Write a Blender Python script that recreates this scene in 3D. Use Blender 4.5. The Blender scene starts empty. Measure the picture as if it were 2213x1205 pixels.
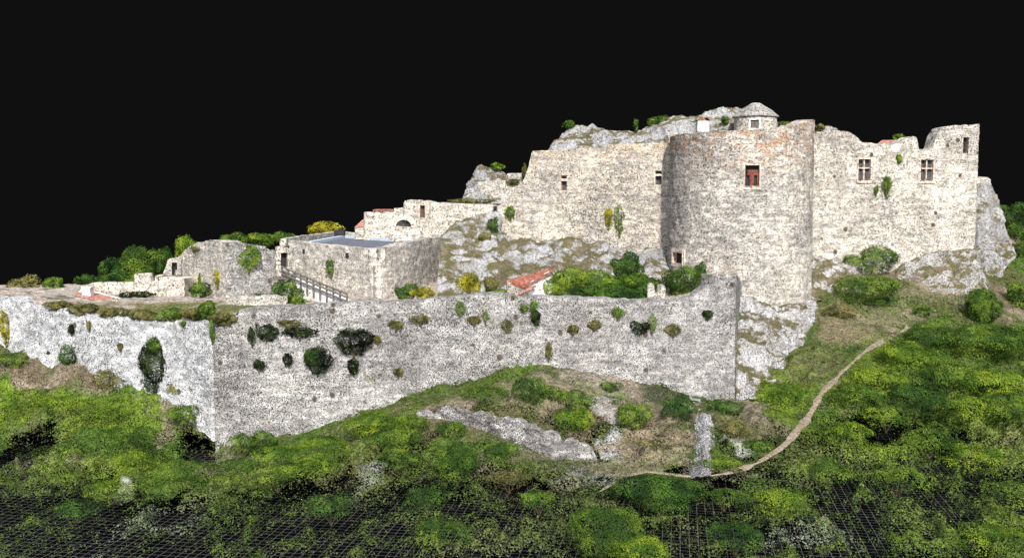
import bpy, math, random
import numpy as np

# ------------------------------------------------------------------ camera, sky, sun, exposure
sc = bpy.context.scene
col = sc.collection
F_PX, W_PX, H_PX = 2080.0, 2213.0, 1205.0
PITCH = math.atan(172.0 / F_PX)
EYE = 19.0                                   # the measuring grid lies at z = 0
cam_d = bpy.data.cameras.new("camera")
cam = bpy.data.objects.new("camera", cam_d)
col.objects.link(cam)
cam.location = (0, 0, EYE)
cam.rotation_euler = (math.pi / 2 - PITCH, 0, 0)
cam_d.sensor_fit = 'HORIZONTAL'
cam_d.sensor_width = 36.0
cam_d.lens = F_PX / W_PX * 36.0
cam_d.clip_start = 0.1
cam_d.clip_end = 2000
sc.camera = cam

SUN_DIR = np.array((0.07, -0.79, 0.60)); SUN_DIR = SUN_DIR / np.linalg.norm(SUN_DIR)
SUN_EL = math.asin(SUN_DIR[2]); SUN_AZ = math.atan2(SUN_DIR[0], SUN_DIR[1])
EXPOSURE = 0.66
sc.view_settings.view_transform = 'Standard'
sc.view_settings.look = 'None'
sc.view_settings.gamma = 1.0
sc.view_settings.use_curve_mapping = False
sc.view_settings.exposure = EXPOSURE

world = bpy.data.worlds.new("World"); sc.world = world
world.use_nodes = True
wn = world.node_tree.nodes; wl = world.node_tree.links
wn.clear()
w_out = wn.new('ShaderNodeOutputWorld')
sky = wn.new('ShaderNodeTexSky'); sky.sky_type = 'NISHITA'; sky.sun_disc = False
sky.sun_elevation = SUN_EL; sky.sun_rotation = SUN_AZ
bg_sky = wn.new('ShaderNodeBackground'); bg_sky.inputs['Strength'].default_value = 0.15
hs = wn.new('ShaderNodeHueSaturation'); hs.inputs['Saturation'].default_value = 0.55
wl.new(sky.outputs[0], hs.inputs['Color']); wl.new(hs.outputs[0], bg_sky.inputs['Color'])
bg_void = wn.new('ShaderNodeBackground')
VOID = 0.0052 / (2 ** EXPOSURE)
bg_void.inputs['Color'].default_value = (VOID, VOID, VOID, 1)
bg_void.inputs['Strength'].default_value = 1.0
tcw = wn.new('ShaderNodeTexCoord'); sepw = wn.new('ShaderNodeSeparateXYZ')
wl.new(tcw.outputs['Generated'], sepw.inputs[0])
mrw = wn.new('ShaderNodeMapRange'); mrw.inputs[1].default_value = 0.42; mrw.inputs[2].default_value = 0.55
wl.new(sepw.outputs['Z'], mrw.inputs[0])
mry = wn.new('ShaderNodeMapRange'); mry.inputs[1].default_value = -0.25; mry.inputs[2].default_value = -0.5
wl.new(sepw.outputs['Y'], mry.inputs[0])
mrh = wn.new('ShaderNodeMapRange'); mrh.inputs[1].default_value = 0.0; mrh.inputs[2].default_value = 0.06
wl.new(sepw.outputs['Z'], mrh.inputs[0])
mul = wn.new('ShaderNodeMath'); mul.operation = 'MULTIPLY'; wl.new(mry.outputs[0], mul.inputs[0]); wl.new(mrh.outputs[0], mul.inputs[1])
mxm = wn.new('ShaderNodeMath'); mxm.operation = 'MAXIMUM'; wl.new(mul.outputs[0], mxm.inputs[0]); wl.new(mrw.outputs[0], mxm.inputs[1])
mxw = wn.new('ShaderNodeMixShader')
wl.new(mxm.outputs[0], mxw.inputs[0]); wl.new(bg_void.outputs[0], mxw.inputs[1]); wl.new(bg_sky.outputs[0], mxw.inputs[2])
wl.new(mxw.outputs[0], w_out.inputs['Surface'])

sun_d = bpy.data.lights.new("sun", 'SUN'); sun_d.energy = 3.6; sun_d.angle = math.radians(3.0)
sun_d.color = (1.0, 0.95, 0.88)
sun = bpy.data.objects.new("sun", sun_d); col.objects.link(sun)
sun.rotation_euler = (math.pi / 2 - SUN_EL, 0, math.atan2(SUN_DIR[0], -SUN_DIR[1]))

# ------------------------------------------------------------------ helpers: measuring, noise, meshes
RNG = np.random.default_rng(7)
random.seed(7)
ST, CT = math.sin(PITCH), math.cos(PITCH)

def P(px, py, D):
    """a point of the place, measured: the direction it is seen in and its distance D in front"""
    u = (px - W_PX / 2) / F_PX; v = (H_PX / 2 - py) / F_PX
    t = D / (CT + v * ST)
    return np.array((u * t, D, t * (-ST + v * CT) + EYE))

def px_size(D): return D / F_PX

def _hash(ix, iy, iz, seed):
    h = (ix * 374761393 + iy * 668265263 + iz * 2147483647 + seed * 1274126177) & 0xffffffff
    h = ((h ^ (h >> 13)) * 1274126177) & 0xffffffff
    h = ((h ^ (h >> 16)) * 2246822519) & 0xffffffff
    return ((h ^ (h >> 15)) & 0xffffff) / float(0xffffff)

def vnoise(p, scale=1.0, seed=0):
    p = np.asarray(p, float) * scale
    i = np.floor(p).astype(np.int64); f = p - i
    f = f * f * f * (f * (f * 6 - 15) + 10)
    r = 0
    for dx in (0, 1):
        wx = f[..., 0] if dx else 1 - f[..., 0]
        for dy in (0, 1):
            wy = f[..., 1] if dy else 1 - f[..., 1]
            for dz in (0, 1):
                wz = f[..., 2] if dz else 1 - f[..., 2]
                r = r + wx * wy * wz * _hash(i[..., 0] + dx, i[..., 1] + dy, i[..., 2] + dz, seed)
    return r * 2 - 1

def fbm(p, scale=1.0, seed=0, octaves=4, gain=0.5):
    a, s, r = 1.0, scale, 0
    tot = 0
    for o in range(octaves):
        r = r + a * vnoise(p, s, seed + o * 17); tot += a
        a *= gain; s *= 2.07
    return r / tot

def ridged(p, scale=1.0, seed=0, octaves=4):
    a, s, r, tot = 1.0, scale, 0, 0
    for o in range(octaves):
        r = r + a * (1 - 2 * np.abs(vnoise(p, s, seed + o * 31))); tot += a
        a *= 0.5; s *= 2.1
    return r / tot

def new_mesh(name, verts, faces, mats, parent=None, origin=None, smooth=False, colors=None, fmat=None):
    verts = np.asarray(verts, float)
    org = np.zeros(3) if origin is None else np.asarray(origin, float)
    par = np.zeros(3)
    if parent is not None:
        par = np.array(parent["_o"])
        org = par if origin is None else org
    me = bpy.data.meshes.new(name)
    v = verts - org
    if isinstance(faces, np.ndarray):
        n, k = faces.shape
        me.vertices.add(len(v)); me.vertices.foreach_set('co', v.astype(np.float32).ravel())
        me.loops.add(n * k); me.loops.foreach_set('vertex_index', faces.astype(np.int32).ravel())
        me.polygons.add(n); me.polygons.foreach_set('loop_start', np.arange(0, n * k, k, dtype=np.int32))
        me.update(calc_edges=True)
    else:
        me.from_pydata([tuple(x) for x in v], [], faces)
    if not isinstance(mats, (list, tuple)): mats = [mats]
    for m in mats: me.materials.append(m)
    if fmat is not None: me.polygons.foreach_set('material_index', np.asarray(fmat, np.int32))
    if smooth: me.polygons.foreach_set('use_smooth', np.ones(len(me.polygons), bool))
    if colors is not None:
        at = me.color_attributes.new('Col', 'FLOAT_COLOR', 'POINT')
        at.data.foreach_set('color', np.asarray(colors, np.float32).ravel())
    me.validate(); me.update()
    o = bpy.data.objects.new(name, me); col.objects.link(o)
    o["_o"] = [float(a) for a in org]
    if parent is not None:
        o.parent = parent
        o.location = tuple(org - par)
    else:
        o.location = tuple(org)
    return o

def tag(o, label, cat, group=None, kind=None):
    if label: o['label'] = label
    if cat: o['category'] = cat
    if group: o['group'] = group
    if kind: o['kind'] = kind
    return o

def empty(name, loc, label, cat, group=None):
    o = bpy.data.objects.new(name, None); col.objects.link(o)
    o.location = tuple(loc); o.empty_display_size = 0.5
    o["_o"] = [float(a) for a in loc]
    return tag(o, label, cat, group)

class MB:
    """collects boxes, tubes and loose faces that become ONE mesh"""
    def __init__(s): s.v = []; s.f = []
    def quad_frame(s, O, T, N, Z, b):
        u0, u1, v0, v1, w0, w1 = b
        n = len(s.v)
        for w in (w0, w1):
            for (u, v) in ((u0, v0), (u1, v0), (u1, v1), (u0, v1)):
                s.v.append(O + T * u + Z * v + N * w)
        for q in ((0, 3, 2, 1), (4, 5, 6, 7), (0, 1, 5, 4), (1, 2, 6, 5), (2, 3, 7, 6), (3, 0, 4, 7)):
            s.f.append(tuple(n + i for i in q))
    def box(s, a, b):
        a = np.array(a, float); b = np.array(b, float)
        s.quad_frame(np.zeros(3), np.array((1., 0, 0)), np.array((0, 1., 0)), np.array((0, 0, 1.)), (a[0], b[0], a[2], b[2], a[1], b[1]))
    def tube(s, pts, rad, n=7):
        pts = [np.array(p, float) for p in pts]
        if not isinstance(rad, (list, tuple)): rad = [rad] * len(pts)
        base = len(s.v)
        for i, p in enumerate(pts):
            d = pts[min(i + 1, len(pts) - 1)] - pts[max(i - 1, 0)]
            d = d / (np.linalg.norm(d) + 1e-9)
            a = np.cross(d, (0.3, 0.9, 0.2)); a /= np.linalg.norm(a); b = np.cross(d, a)
            for k in range(n):
                t = 2 * math.pi * k / n
                s.v.append(p + rad[i] * (a * math.cos(t) + b * math.sin(t)))
        for i in range(len(pts) - 1):
            for k in range(n):
                s.f.append((base + i * n + k, base + i * n + (k + 1) % n, base + (i + 1) * n + (k + 1) % n, base + (i + 1) * n + k))
        s.f.append(tuple(base + k for k in range(n))[::-1])
        s.f.append(tuple(base + (len(pts) - 1) * n + k for k in range(n)))
    def poly(s, pts):
        n = len(s.v); s.v += [np.array(p, float) for p in pts]; s.f.append(tuple(range(n, n + len(pts))))
    def slab(s, pts, t):
        """a flat polygon with thickness t (vector)"""
        n = len(s.v); k = len(pts); t = np.array(t, float)
        s.v += [np.array(p, float) for p in pts]; s.v += [np.array(p, float) + t for p in pts]
        s.f.append(tuple(range(n, n + k))[::-1]); s.f.append(tuple(range(n + k, n + 2 * k)))
        for i in range(k):
            j = (i + 1) % k
            s.f.append((n + i, n + j, n + k + j, n + k + i))
    def build(s, name, mat, parent=None, origin=None, smooth=False):
        return new_mesh(name, s.v, s.f, mat, parent, origin, smooth)

# ------------------------------------------------------------------ materials
class NT:
    def __init__(s, name):
        s.m = bpy.data.materials.new(name); s.m.use_nodes = True
        s.t = s.m.node_tree; s.t.nodes.clear()
        s.out = s.t.nodes.new('ShaderNodeOutputMaterial')
        s.b = s.t.nodes.new('ShaderNodeBsdfPrincipled')
        s.b.inputs['Roughness'].default_value = 0.95
        s.b.inputs['Specular IOR Level'].default_value = 0.08
        s.t.links.new(s.b.outputs[0], s.out.inputs[0])
        g = s.t.nodes.new('ShaderNodeNewGeometry'); s.pos = g.outputs['Position']; s.nor = g.outputs['Normal']
    def n(s, t, **k):
        x = s.t.nodes.new(t)
        for a, b in k.items(): setattr(x, a, b)
        return x
    def l(s, a, b): s.t.links.new(a, b)
    def put(s, sock, v):
        if isinstance(v, bpy.types.NodeSocket): s.l(v, sock)
        else: sock.default_value = v
    def scaled(s, vec, off=(0, 0, 0)):
        m = s.n('ShaderNodeMapping'); m.inputs['Scale'].default_value = vec; m.inputs['Location'].default_value = off
        s.l(s.pos, m.inputs['Vector']); return m.outputs[0]
    def noise(s, scale, detail=4, vec=None, rough=0.55):
        x = s.n('ShaderNodeTexNoise'); x.inputs['Scale'].default_value = scale; x.inputs['Detail'].default_value = detail
        x.inputs['Roughness'].default_value = rough
        s.l(vec if vec is not None else s.pos, x.inputs['Vector']); return x.outputs['Fac']
    def voro(s, scale, feature='F1', vec=None):
        x = s.n('ShaderNodeTexVoronoi', feature=feature); x.inputs['Scale'].default_value = scale
        s.l(vec if vec is not None else s.pos, x.inputs['Vector']); return x
    def ramp(s, fac, a, b, lo=0.0, hi=1.0):
        x = s.n('ShaderNodeMapRange'); x.interpolation_type = 'SMOOTHSTEP'
        x.inputs[1].default_value = a; x.inputs[2].default_value = b; x.inputs[3].default_value = lo; x.inputs[4].default_value = hi
        s.l(fac, x.inputs[0]); return x.outputs[0]
    def math(s, op, a, b=0.0):
        x = s.n('ShaderNodeMath', operation=op); s.put(x.inputs[0], a); s.put(x.inputs[1], b); return x.outputs[0]
    def mix(s, fac, a, b, blend='MIX'):
        x = s.n('ShaderNodeMix', data_type='RGBA', blend_type=blend)
        s.put(x.inputs[0], fac)
        for sock, v in ((x.inputs[6], a), (x.inputs[7], b)):
            if isinstance(v, (tuple, list)): v = (*v[:3], 1.0)
            s.put(sock, v)
        return x.outputs[2]
    def sep(s, c):
        x = s.n('ShaderNodeSeparateColor'); s.l(c, x.inputs[0]); return x.outputs
    def bump(s, h, dist, strength=0.6):
        x = s.n('ShaderNodeBump'); x.inputs['Distance'].default_value = dist; x.inputs['Strength'].default_value = strength
        s.l(h, x.inputs['Height']); s.l(x.outputs[0], s.b.inputs['Normal'])
    def color(s, c): s.put(s.b.inputs['Base Color'], c if isinstance(c, bpy.types.NodeSocket) else (*c[:3], 1.0))

SPECK = (0.036, 0.035, 0.034)
def speckle(t, c, dens, cell, patch=0.4):
    """the dark pits between the grains: a cell is a pit when its own random number is under the local density"""
    v = t.voro(1.0 / cell); r = t.sep(v.outputs['Color'])
    loc = t.noise(0.16, 3)
    d = t.ramp(loc, 0.3, 0.72, dens * (1 - patch), dens * (1 + patch))
    pit = t.math('LESS_THAN', r[0], d)
    var = t.ramp(r[1], 0, 1, 0.78, 1.2)
    c = t.mix(1.0, c, t_gray(t, var), 'MULTIPLY')
    return t.mix(pit, c, SPECK)

def t_gray(t, val):
    x = t.n('ShaderNodeCombineColor')
    for i in range(3): t.l(val, x.inputs[i])
    return x.outputs[0]

def stone(name, c1, c2, c3, dens=0.25, cell=0.075, warm=0.35, stain=None, holes=0.0, courses=0.5, green=0.0):
    t = NT(name)
    a = t.ramp(t.noise(0.28, 5), 0.36, 0.64)
    c = t.mix(a, c1, c2)
    b = t.ramp(t.noise(1.1, 6, t.scaled((1, 1, 3.2))), 0.52, 0.7, 0, warm)
    c = t.mix(b, c, c3)
    st = t.voro(1.0, vec=t.scaled((2.1, 2.1, 4.4)))
    sr = t.sep(st.outputs['Color'])
    c = t.mix(1.0, c, t_gray(t, t.ramp(sr[0], 0, 1, 1 - 0.30 * courses, 1.06)), 'MULTIPLY')
    ed = t.voro(1.0, 'DISTANCE_TO_EDGE', t.scaled((2.1, 2.1, 4.4)))
    joint = t.ramp(ed.outputs['Distance'], 0.0, 0.05, 0.22 * courses, 0)
    c = t.mix(joint, c, (c1[0] * .35, c1[1] * .33, c1[2] * .3))
    band = t.ramp(t.noise(1.0, 4, t.scaled((0.55, 0.55, 3.6), (11, 2, 5)), 0.6), 0.36, 0.64, 1 - 0.55 * courses, 1.14)
    c = t.mix(1.0, c, t_gray(t, band), 'MULTIPLY')
    mott = t.ramp(t.noise(1.9, 5, t.scaled((1, 1, 1.2), (5, 8, 2)), 0.65), 0.34, 0.66, 0.66, 1.14)
    c = t.mix(1.0, c, t_gray(t, mott), 'MULTIPLY')
    grime = t.ramp(t.noise(0.6, 6, t.scaled((1.6, 1.6, 0.7), (7, 3, 1)), 0.65), 0.50, 0.70, 0, 0.6)
    c = t.mix(grime, c, (c2[0] * .55, c2[1] * .54, c2[2] * .52))
    if stain:
        z0, z1, sc_ = stain
        sx = t.n('ShaderNodeSeparateXYZ'); t.l(t.pos, sx.inputs[0])
        up = t.ramp(sx.outputs['Z'], z0, z1)
        sn = t.ramp(t.noise(0.9, 6, t.scaled((1, 1, 2.2), (3, 9, 4))), 0.44, 0.62)
        c = t.mix(t.math('MULTIPLY', up, sn), c, sc_)
    if holes:
        hv = t.voro(1.0, vec=t.scaled((0.9, 0.9, 0.8), (2, 5, 9)))
        hr = t.sep(hv.outputs['Color'])
        hole = t.math('MULTIPLY', t.ramp(hv.outputs['Distance'], 0.13, 0.24, 1, 0), t.math('LESS_THAN', hr[0], holes))
        c = t.mix(hole, c, (0.10, 0.08, 0.06))
    if green:
        gn = t.ramp(t.noise(0.75, 7, t.scaled((1, 1, 1), (21, 13, 4)), 0.65), 0.60, 0.72, 0, green)
        c = t.mix(gn, c, (0.14, 0.15, 0.055))
    c = speckle(t, c, dens, cell)
    t.color(c)
    t.bump(t.noise(4.0, 5), 0.05, 0.4)
    return t.m

def rock_mat(name, c1, c2, dens=0.2, cell=0.075, moss=0.5, moss_c=(0.12, 0.115, 0.045), earth=(0.2, 0.16, 0.11)):
    t = NT(name)
    n1 = t.noise(0.5, 7, rough=0.65)
    c = t.mix(t.ramp(n1, 0.38, 0.62), c1, c2)
    streak = t.ramp(t.noise(1.2, 6, t.scaled((1.5, 1.5, 0.45), (4, 4, 4))), 0.54, 0.66, 0, 0.6)
    c = t.mix(streak, c, (c1[0] * .45, c1[1] * .45, c1[2] * .46))
    crack = t.voro(0.7, 'DISTANCE_TO_EDGE', t.scaled((1, 1, 0.7)))
    c = t.mix(t.ramp(crack.outputs['Distance'], 0.0, 0.05, 0.5, 0), c, (c1[0] * .3, c1[1] * .3, c1[2] * .28))
    nz = t.n('ShaderNodeSeparateXYZ'); t.l(t.nor, nz.inputs[0])
    mm = t.math('ADD', t.math('MULTIPLY', nz.outputs['Z'], 0.22), t.noise(0.55, 7, t.scaled((1, 1, 1.3), (9, 2, 6)), 0.62))
    mk = t.ramp(mm, 0.72 - moss * 0.22, 0.80 - moss * 0.2)
    mc = t.mix(t.ramp(t.noise(1.3, 4), 0.4, 0.62), moss_c, earth)
    c = t.mix(mk, c, mc)
    c = speckle(t, c, dens, cell)
    t.color(c)
    t.bump(t.math('ADD', t.noise(2.5, 8, rough=0.7), t.math('MULTIPLY', crack.outputs['Distance'], 0.8)), 0.35, 0.8)
    return t.m

def plain(name, c, var=0.15, scale=6.0, dens=0.0, cell=0.06, rough=0.95):
    t = NT(name); t.b.inputs['Roughness'].default_value = rough
    k = t.ramp(t.noise(scale, 5), 0.3, 0.7, 1 - var, 1 + var)
    cc = t.mix(1.0, c, t_gray(t, k), 'MULTIPLY')
    if dens: cc = speckle(t, cc, dens, cell)
    t.color(cc); t.bump(t.noise(scale * 2, 4), 0.03, 0.4)
    return t.m

def tile_mat(name, c, c2, dens=0.12):
    t = NT(name)
    cc = t.mix(t.ramp(t.noise(1.5, 5), 0.4, 0.62), c, c2)
    v = t.voro(1.0, vec=t.scaled((4.5, 3.0, 4.5))); r = t.sep(v.outputs['Color'])
    cc = t.mix(1.0, cc, t_gray(t, t.ramp(r[0], 0, 1, 0.65, 1.25)), 'MULTIPLY')
    cc = speckle(t, cc, dens, 0.06)
    t.color(cc); t.bump(v.outputs['Distance'], 0.08, 0.8)
    return t.m

def leaf_mat():
    t = NT("leaves")
    at = t.n('ShaderNodeAttribute', attribute_name='Col')
    t.color(at.outputs['Color'])
    t.b.inputs['Roughness'].default_value = 0.7
    tr = t.n('ShaderNodeBsdfTranslucent'); t.l(at.outputs['Color'], tr.inputs['Color'])
    mx = t.n('ShaderNodeMixShader'); mx.inputs[0].default_value = 0.25
    t.l(t.b.outputs[0], mx.inputs[1]); t.l(tr.outputs[0], mx.inputs[2]); t.l(mx.outputs[0], t.out.inputs[0])
    return t.m

def terrain_mat(name, cell):
    """scanned hillside: grains of earth and leaf with open gaps between them where the scan is thin (alpha of Col = how closed it is)"""
    t = NT(name)
    at = t.n('ShaderNodeAttribute', attribute_name='Col')
    v = t.voro(1.0 / cell); r = t.sep(v.outputs['Color'])
    fine = t.ramp(t.noise(3.0, 6, rough=0.7), 0.3, 0.7, 0.6, 1.4)
    c = t.mix(1.0, at.outputs['Color'], t_gray(t, fine), 'MULTIPLY')
    c = t.mix(1.0, c, t_gray(t, t.ramp(r[1], 0, 1, 0.55, 1.5)), 'MULTIPLY')
    t.color(c)
    n2 = t.ramp(t.noise(1.6, 5, rough=0.65), 0.3, 0.7, -0.22, 0.22)
    cov = t.math('ADD', at.outputs['Alpha'], n2)
    t.l(t.math('LESS_THAN', r[0], cov), t.b.inputs['Alpha'])
    t.bump(t.noise(4.0, 6, rough=0.7), 0.25, 0.8)
    return t.m

def grid_mat():
    t = NT("measuring_grid")
    m = t.n('ShaderNodeMapping'); m.vector_type = 'POINT'
    m.inputs['Rotation'].default_value = (0, 0, math.radians(9.9)); t.l(t.pos, m.inputs['Vector'])
    s = t.n('ShaderNodeSeparateXYZ'); t.l(m.outputs[0], s.inputs[0])
    line = None
    for ax in 'XY':
        fr = t.math('ABSOLUTE', t.math('SUBTRACT', t.math('FRACT', t.math('DIVIDE', s.outputs[ax], 0.5)), 0.5))
        k = t.math('LESS_THAN', fr, 0.034)
        line = k if line is None else t.math('MAXIMUM', line, k)
    t.color(t.mix(line, (0.0035, 0.0035, 0.0035), (0.115, 0.115, 0.118)))
    t.b.inputs['Specular IOR Level'].default_value = 0.0
    return t.m

M = {}
M['bastion'] = stone("grey_rubble_stone", (0.50, 0.488, 0.47), (0.35, 0.338, 0.33), (0.46, 0.40, 0.34), 0.34, 0.042, 0.45, holes=0.4, courses=0.45, green=0.5)
M['white'] = stone("white_limestone", (0.62, 0.62, 0.635), (0.48, 0.49, 0.51), (0.54, 0.49, 0.43), 0.26, 0.044, 0.25, holes=0.25, courses=0.3, green=0.35)
M['keep'] = stone("cream_ashlar_stone", (0.72, 0.655, 0.555), (0.52, 0.48, 0.435), (0.72, 0.56, 0.37), 0.27, 0.054, 0.45, stain=(22.0, 25.5, (0.66, 0.48, 0.29)), courses=0.5)
M['tower'] = stone("tower_stone", (0.71, 0.655, 0.585), (0.52, 0.49, 0.455), (0.68, 0.54, 0.40), 0.31, 0.054, 0.35, stain=(19.5, 25.0, (0.42, 0.27, 0.17)), courses=0.55)
M['right'] = stone("pale_curtain_stone", (0.73, 0.675, 0.59), (0.53, 0.49, 0.44), (0.70, 0.58, 0.44), 0.2, 0.056, 0.35, holes=0.3, courses=0.5)
M['ruin'] = stone("ruin_stone", (0.72, 0.665, 0.59), (0.54, 0.505, 0.46), (0.66, 0.56, 0.44), 0.25, 0.054, 0.35, courses=0.5, green=0.25)
M['ruin_light'] = stone("light_ruin_stone", (0.72, 0.66, 0.57), (0.58, 0.53, 0.46), (0.62, 0.50, 0.36), 0.14, 0.09, 0.3, courses=0.5)
M['rock'] = rock_mat("limestone_rock", (0.45, 0.45, 0.46), (0.33, 0.32, 0.31), 0.2, 0.045, 0.56)
M['rock_top'] = rock_mat("crag_limestone", (0.47, 0.47, 0.48), (0.32, 0.315, 0.31), 0.2, 0.05, 0.5)
M['rock_base'] = rock_mat("footing_limestone", (0.58, 0.58, 0.60), (0.40, 0.38, 0.36), 0.26, 0.042, 0.58)
M['rock_ledge'] = rock_mat("ledge_limestone", (0.50, 0.49, 0.48), (0.35, 0.33, 0.31), 0.24, 0.05, 0.75)
M['rock_bare'] = rock_mat("bare_limestone", (0.58, 0.58, 0.60), (0.34, 0.33, 0.32), 0.36, 0.04, -0.6)
M['rubble'] = stone("dry_stone_rubble", (0.60, 0.58, 0.57), (0.42, 0.40, 0.39), (0.4, 0.34, 0.28), 0.36, 0.036, 0.3, courses=0.8)
M['tile'] = tile_mat("red_roof_tiles", (0.42, 0.145, 0.09), (0.33, 0.16, 0.12))
M['tile_pale'] = tile_mat("faded_roof_tiles", (0.50, 0.22, 0.17), (0.42, 0.24, 0.2), 0.05)
M['thatch'] = stone("grey_stone_slates", (0.40, 0.375, 0.35), (0.31, 0.29, 0.27), (0.4, 0.33, 0.27), 0.14, 0.09, 0.2, courses=0.3)
M['flatroof'] = plain("grey_gravel_roof", (0.165, 0.175, 0.215), 0.12, 8, 0.2, 0.07)
M['flashing'] = plain("pale_blue_flashing", (0.52, 0.6, 0.68), 0.15, 3)
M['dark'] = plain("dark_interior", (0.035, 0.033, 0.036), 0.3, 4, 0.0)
M['pane'] = plain("dusky_window_glass", (0.085, 0.082, 0.095), 0.35, 9, 0.15, 0.07)
M['redwood'] = plain("red_painted_wood", (0.17, 0.06, 0.046), 0.35, 5, 0.12)
M['wood'] = plain("weathered_wood", (0.15, 0.135, 0.125), 0.2, 7, 0.12)
M['trim'] = stone("dressed_stone_trim", (0.66, 0.56, 0.46), (0.58, 0.48, 0.40), (0.6, 0.45, 0.34), 0.1, 0.09, 0.3, courses=0.2)
M['plaster'] = plain("white_plaster", (0.74, 0.73, 0.71), 0.08, 2, 0.1, 0.07)
M['bark'] = plain("bark", (0.10, 0.075, 0.05), 0.3, 6)
M['leaf'] = leaf_mat()
M['terrain'] = terrain_mat("scanned_hillside", 0.06)
M['terrace'] = terrain_mat("mossy_terrace", 0.07)
M['grid'] = grid_mat()
M['path'] = plain("trodden_earth", (0.26, 0.21, 0.155), 0.25, 3, 0.1, 0.06)

# ------------------------------------------------------------------ surfaces
class Surf:
    """height over the plan from measured points (thin-plate spline)"""
    def __init__(s, pts):
        p = np.array(pts); s.c = p[:, :2]; n = len(p)
        K = s.k(np.linalg.norm(s.c[:, None] - s.c[None], axis=2)) + np.eye(n) * 2.0
        Pm = np.c_[np.ones(n), s.c]
        A = np.zeros((n + 3, n + 3)); A[:n, :n] = K; A[:n, n:] = Pm; A[n:, :n] = Pm.T
        s.w = np.linalg.solve(A, np.r_[p[:, 2], 0, 0, 0])
    def k(s, r): return np.where(r > 0, r * r * np.log(r + 1e-9), 0.0)
    def __call__(s, x, y):
        q = np.stack([np.ravel(x), np.ravel(y)], 1); out = np.empty(len(q)); n = len(s.c)
        for i in range(0, len(q), 20000):
            qq = q[i:i + 20000]
            out[i:i + 20000] = s.k(np.linalg.norm(qq[:, None] - s.c[None], axis=2)) @ s.w[:n] + s.w[n] + qq @ s.w[n + 1:]
        return out.reshape(np.shape(x))

def inside(poly, x, y):
    r = np.zeros(np.shape(x), bool); n = len(poly)
    for i in range(n):
        (x0, y0), (x1, y1) = poly[i], poly[(i + 1) % n]
        c = ((y0 > y) != (y1 > y)) & (x < (x1 - x0) * (y - y0) / (y1 - y0 + 1e-12) + x0)
        r ^= c
    return r

ctrl = []
for a in [(0,1205,46),(500,1205,46),(1106,1205,45.5),(1600,1205,46),(2213,1205,47),(-250,1205,47),(2450,1205,48),
          (-250,1080,55),(0,1080,53),(500,1080,53),(1106,1080,53),(1600,1090,52),(2213,1080,54),(2450,1080,55),
          (0,980,64),(460,982,66),(800,960,62),(1106,960,61),(1500,1020,56),(1800,980,60),(2213,980,60),(2450,980,61),
          (0,880,71),(-250,860,72),(250,845,71),(200,792,72.3),(0,742,75),(-250,735,79),(330,850,70.3),(440,905,68.4),
          (640,940,68.4),(840,872,69.4),(1000,824,70.1),(1130,792,70.7),(1290,810,71.4),(1440,840,72.1),(1595,870,72.6),
          (900,878,66.5),(1270,1000,58.5),(1200,900,64),(1400,940,61),(1650,900,64),(1740,900,66),(1775,845,69),(1870,760,76),
          (1965,708,83),(1775,700,82.5),(1700,812,75),(1850,625,87.5),(2000,612,89.5),(2130,603,92.5),(2213,620,96),(2213,560,103),
          (2450,560,105),(2213,700,86),(2213,800,76),(2000,800,74),(2213,900,67),(2000,900,67),(2450,800,78),(2450,900,69),(1790,640,86)]:
    ctrl.append(P(*a))
for x in (-30, -10, 10, 30): ctrl.append(np.array((x, 36.0, 1.1)))
ground_base = Surf(ctrl)

def plan(px, D): return P(px, 700, D)[:2]
castle = [plan(-400, 83), plan(-250, 80), plan(0, 75.4), plan(200, 72.5), plan(462, 68.6), plan(1590, 73.4), plan(1597, 82), plan(1740, 88), plan(2120, 94), plan(2125, 140), plan(-400, 140)]

def ray_ground(px, py):
    """where the sight line meets the hillside"""
    lo = None
    for D in np.arange(40, 112, 0.25):
        q = P(px, py, D)
        if q[2] <= float(ground_base(np.array([q[0]]), np.array([q[1]]))[0]):
            return q
    return P(px, py, 100)

GREEN = (0.062, 0.112, 0.018); LIME = (0.115, 0.165, 0.02); DEEP = (0.024, 0.055, 0.015); OLIVE = (0.095, 0.098, 0.04)
EARTH = (0.22, 0.18, 0.13); BROWN = (0.13, 0.105, 0.068); STONEC = (0.48, 0.47, 0.46); YEL = (0.30, 0.29, 0.03)
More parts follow.
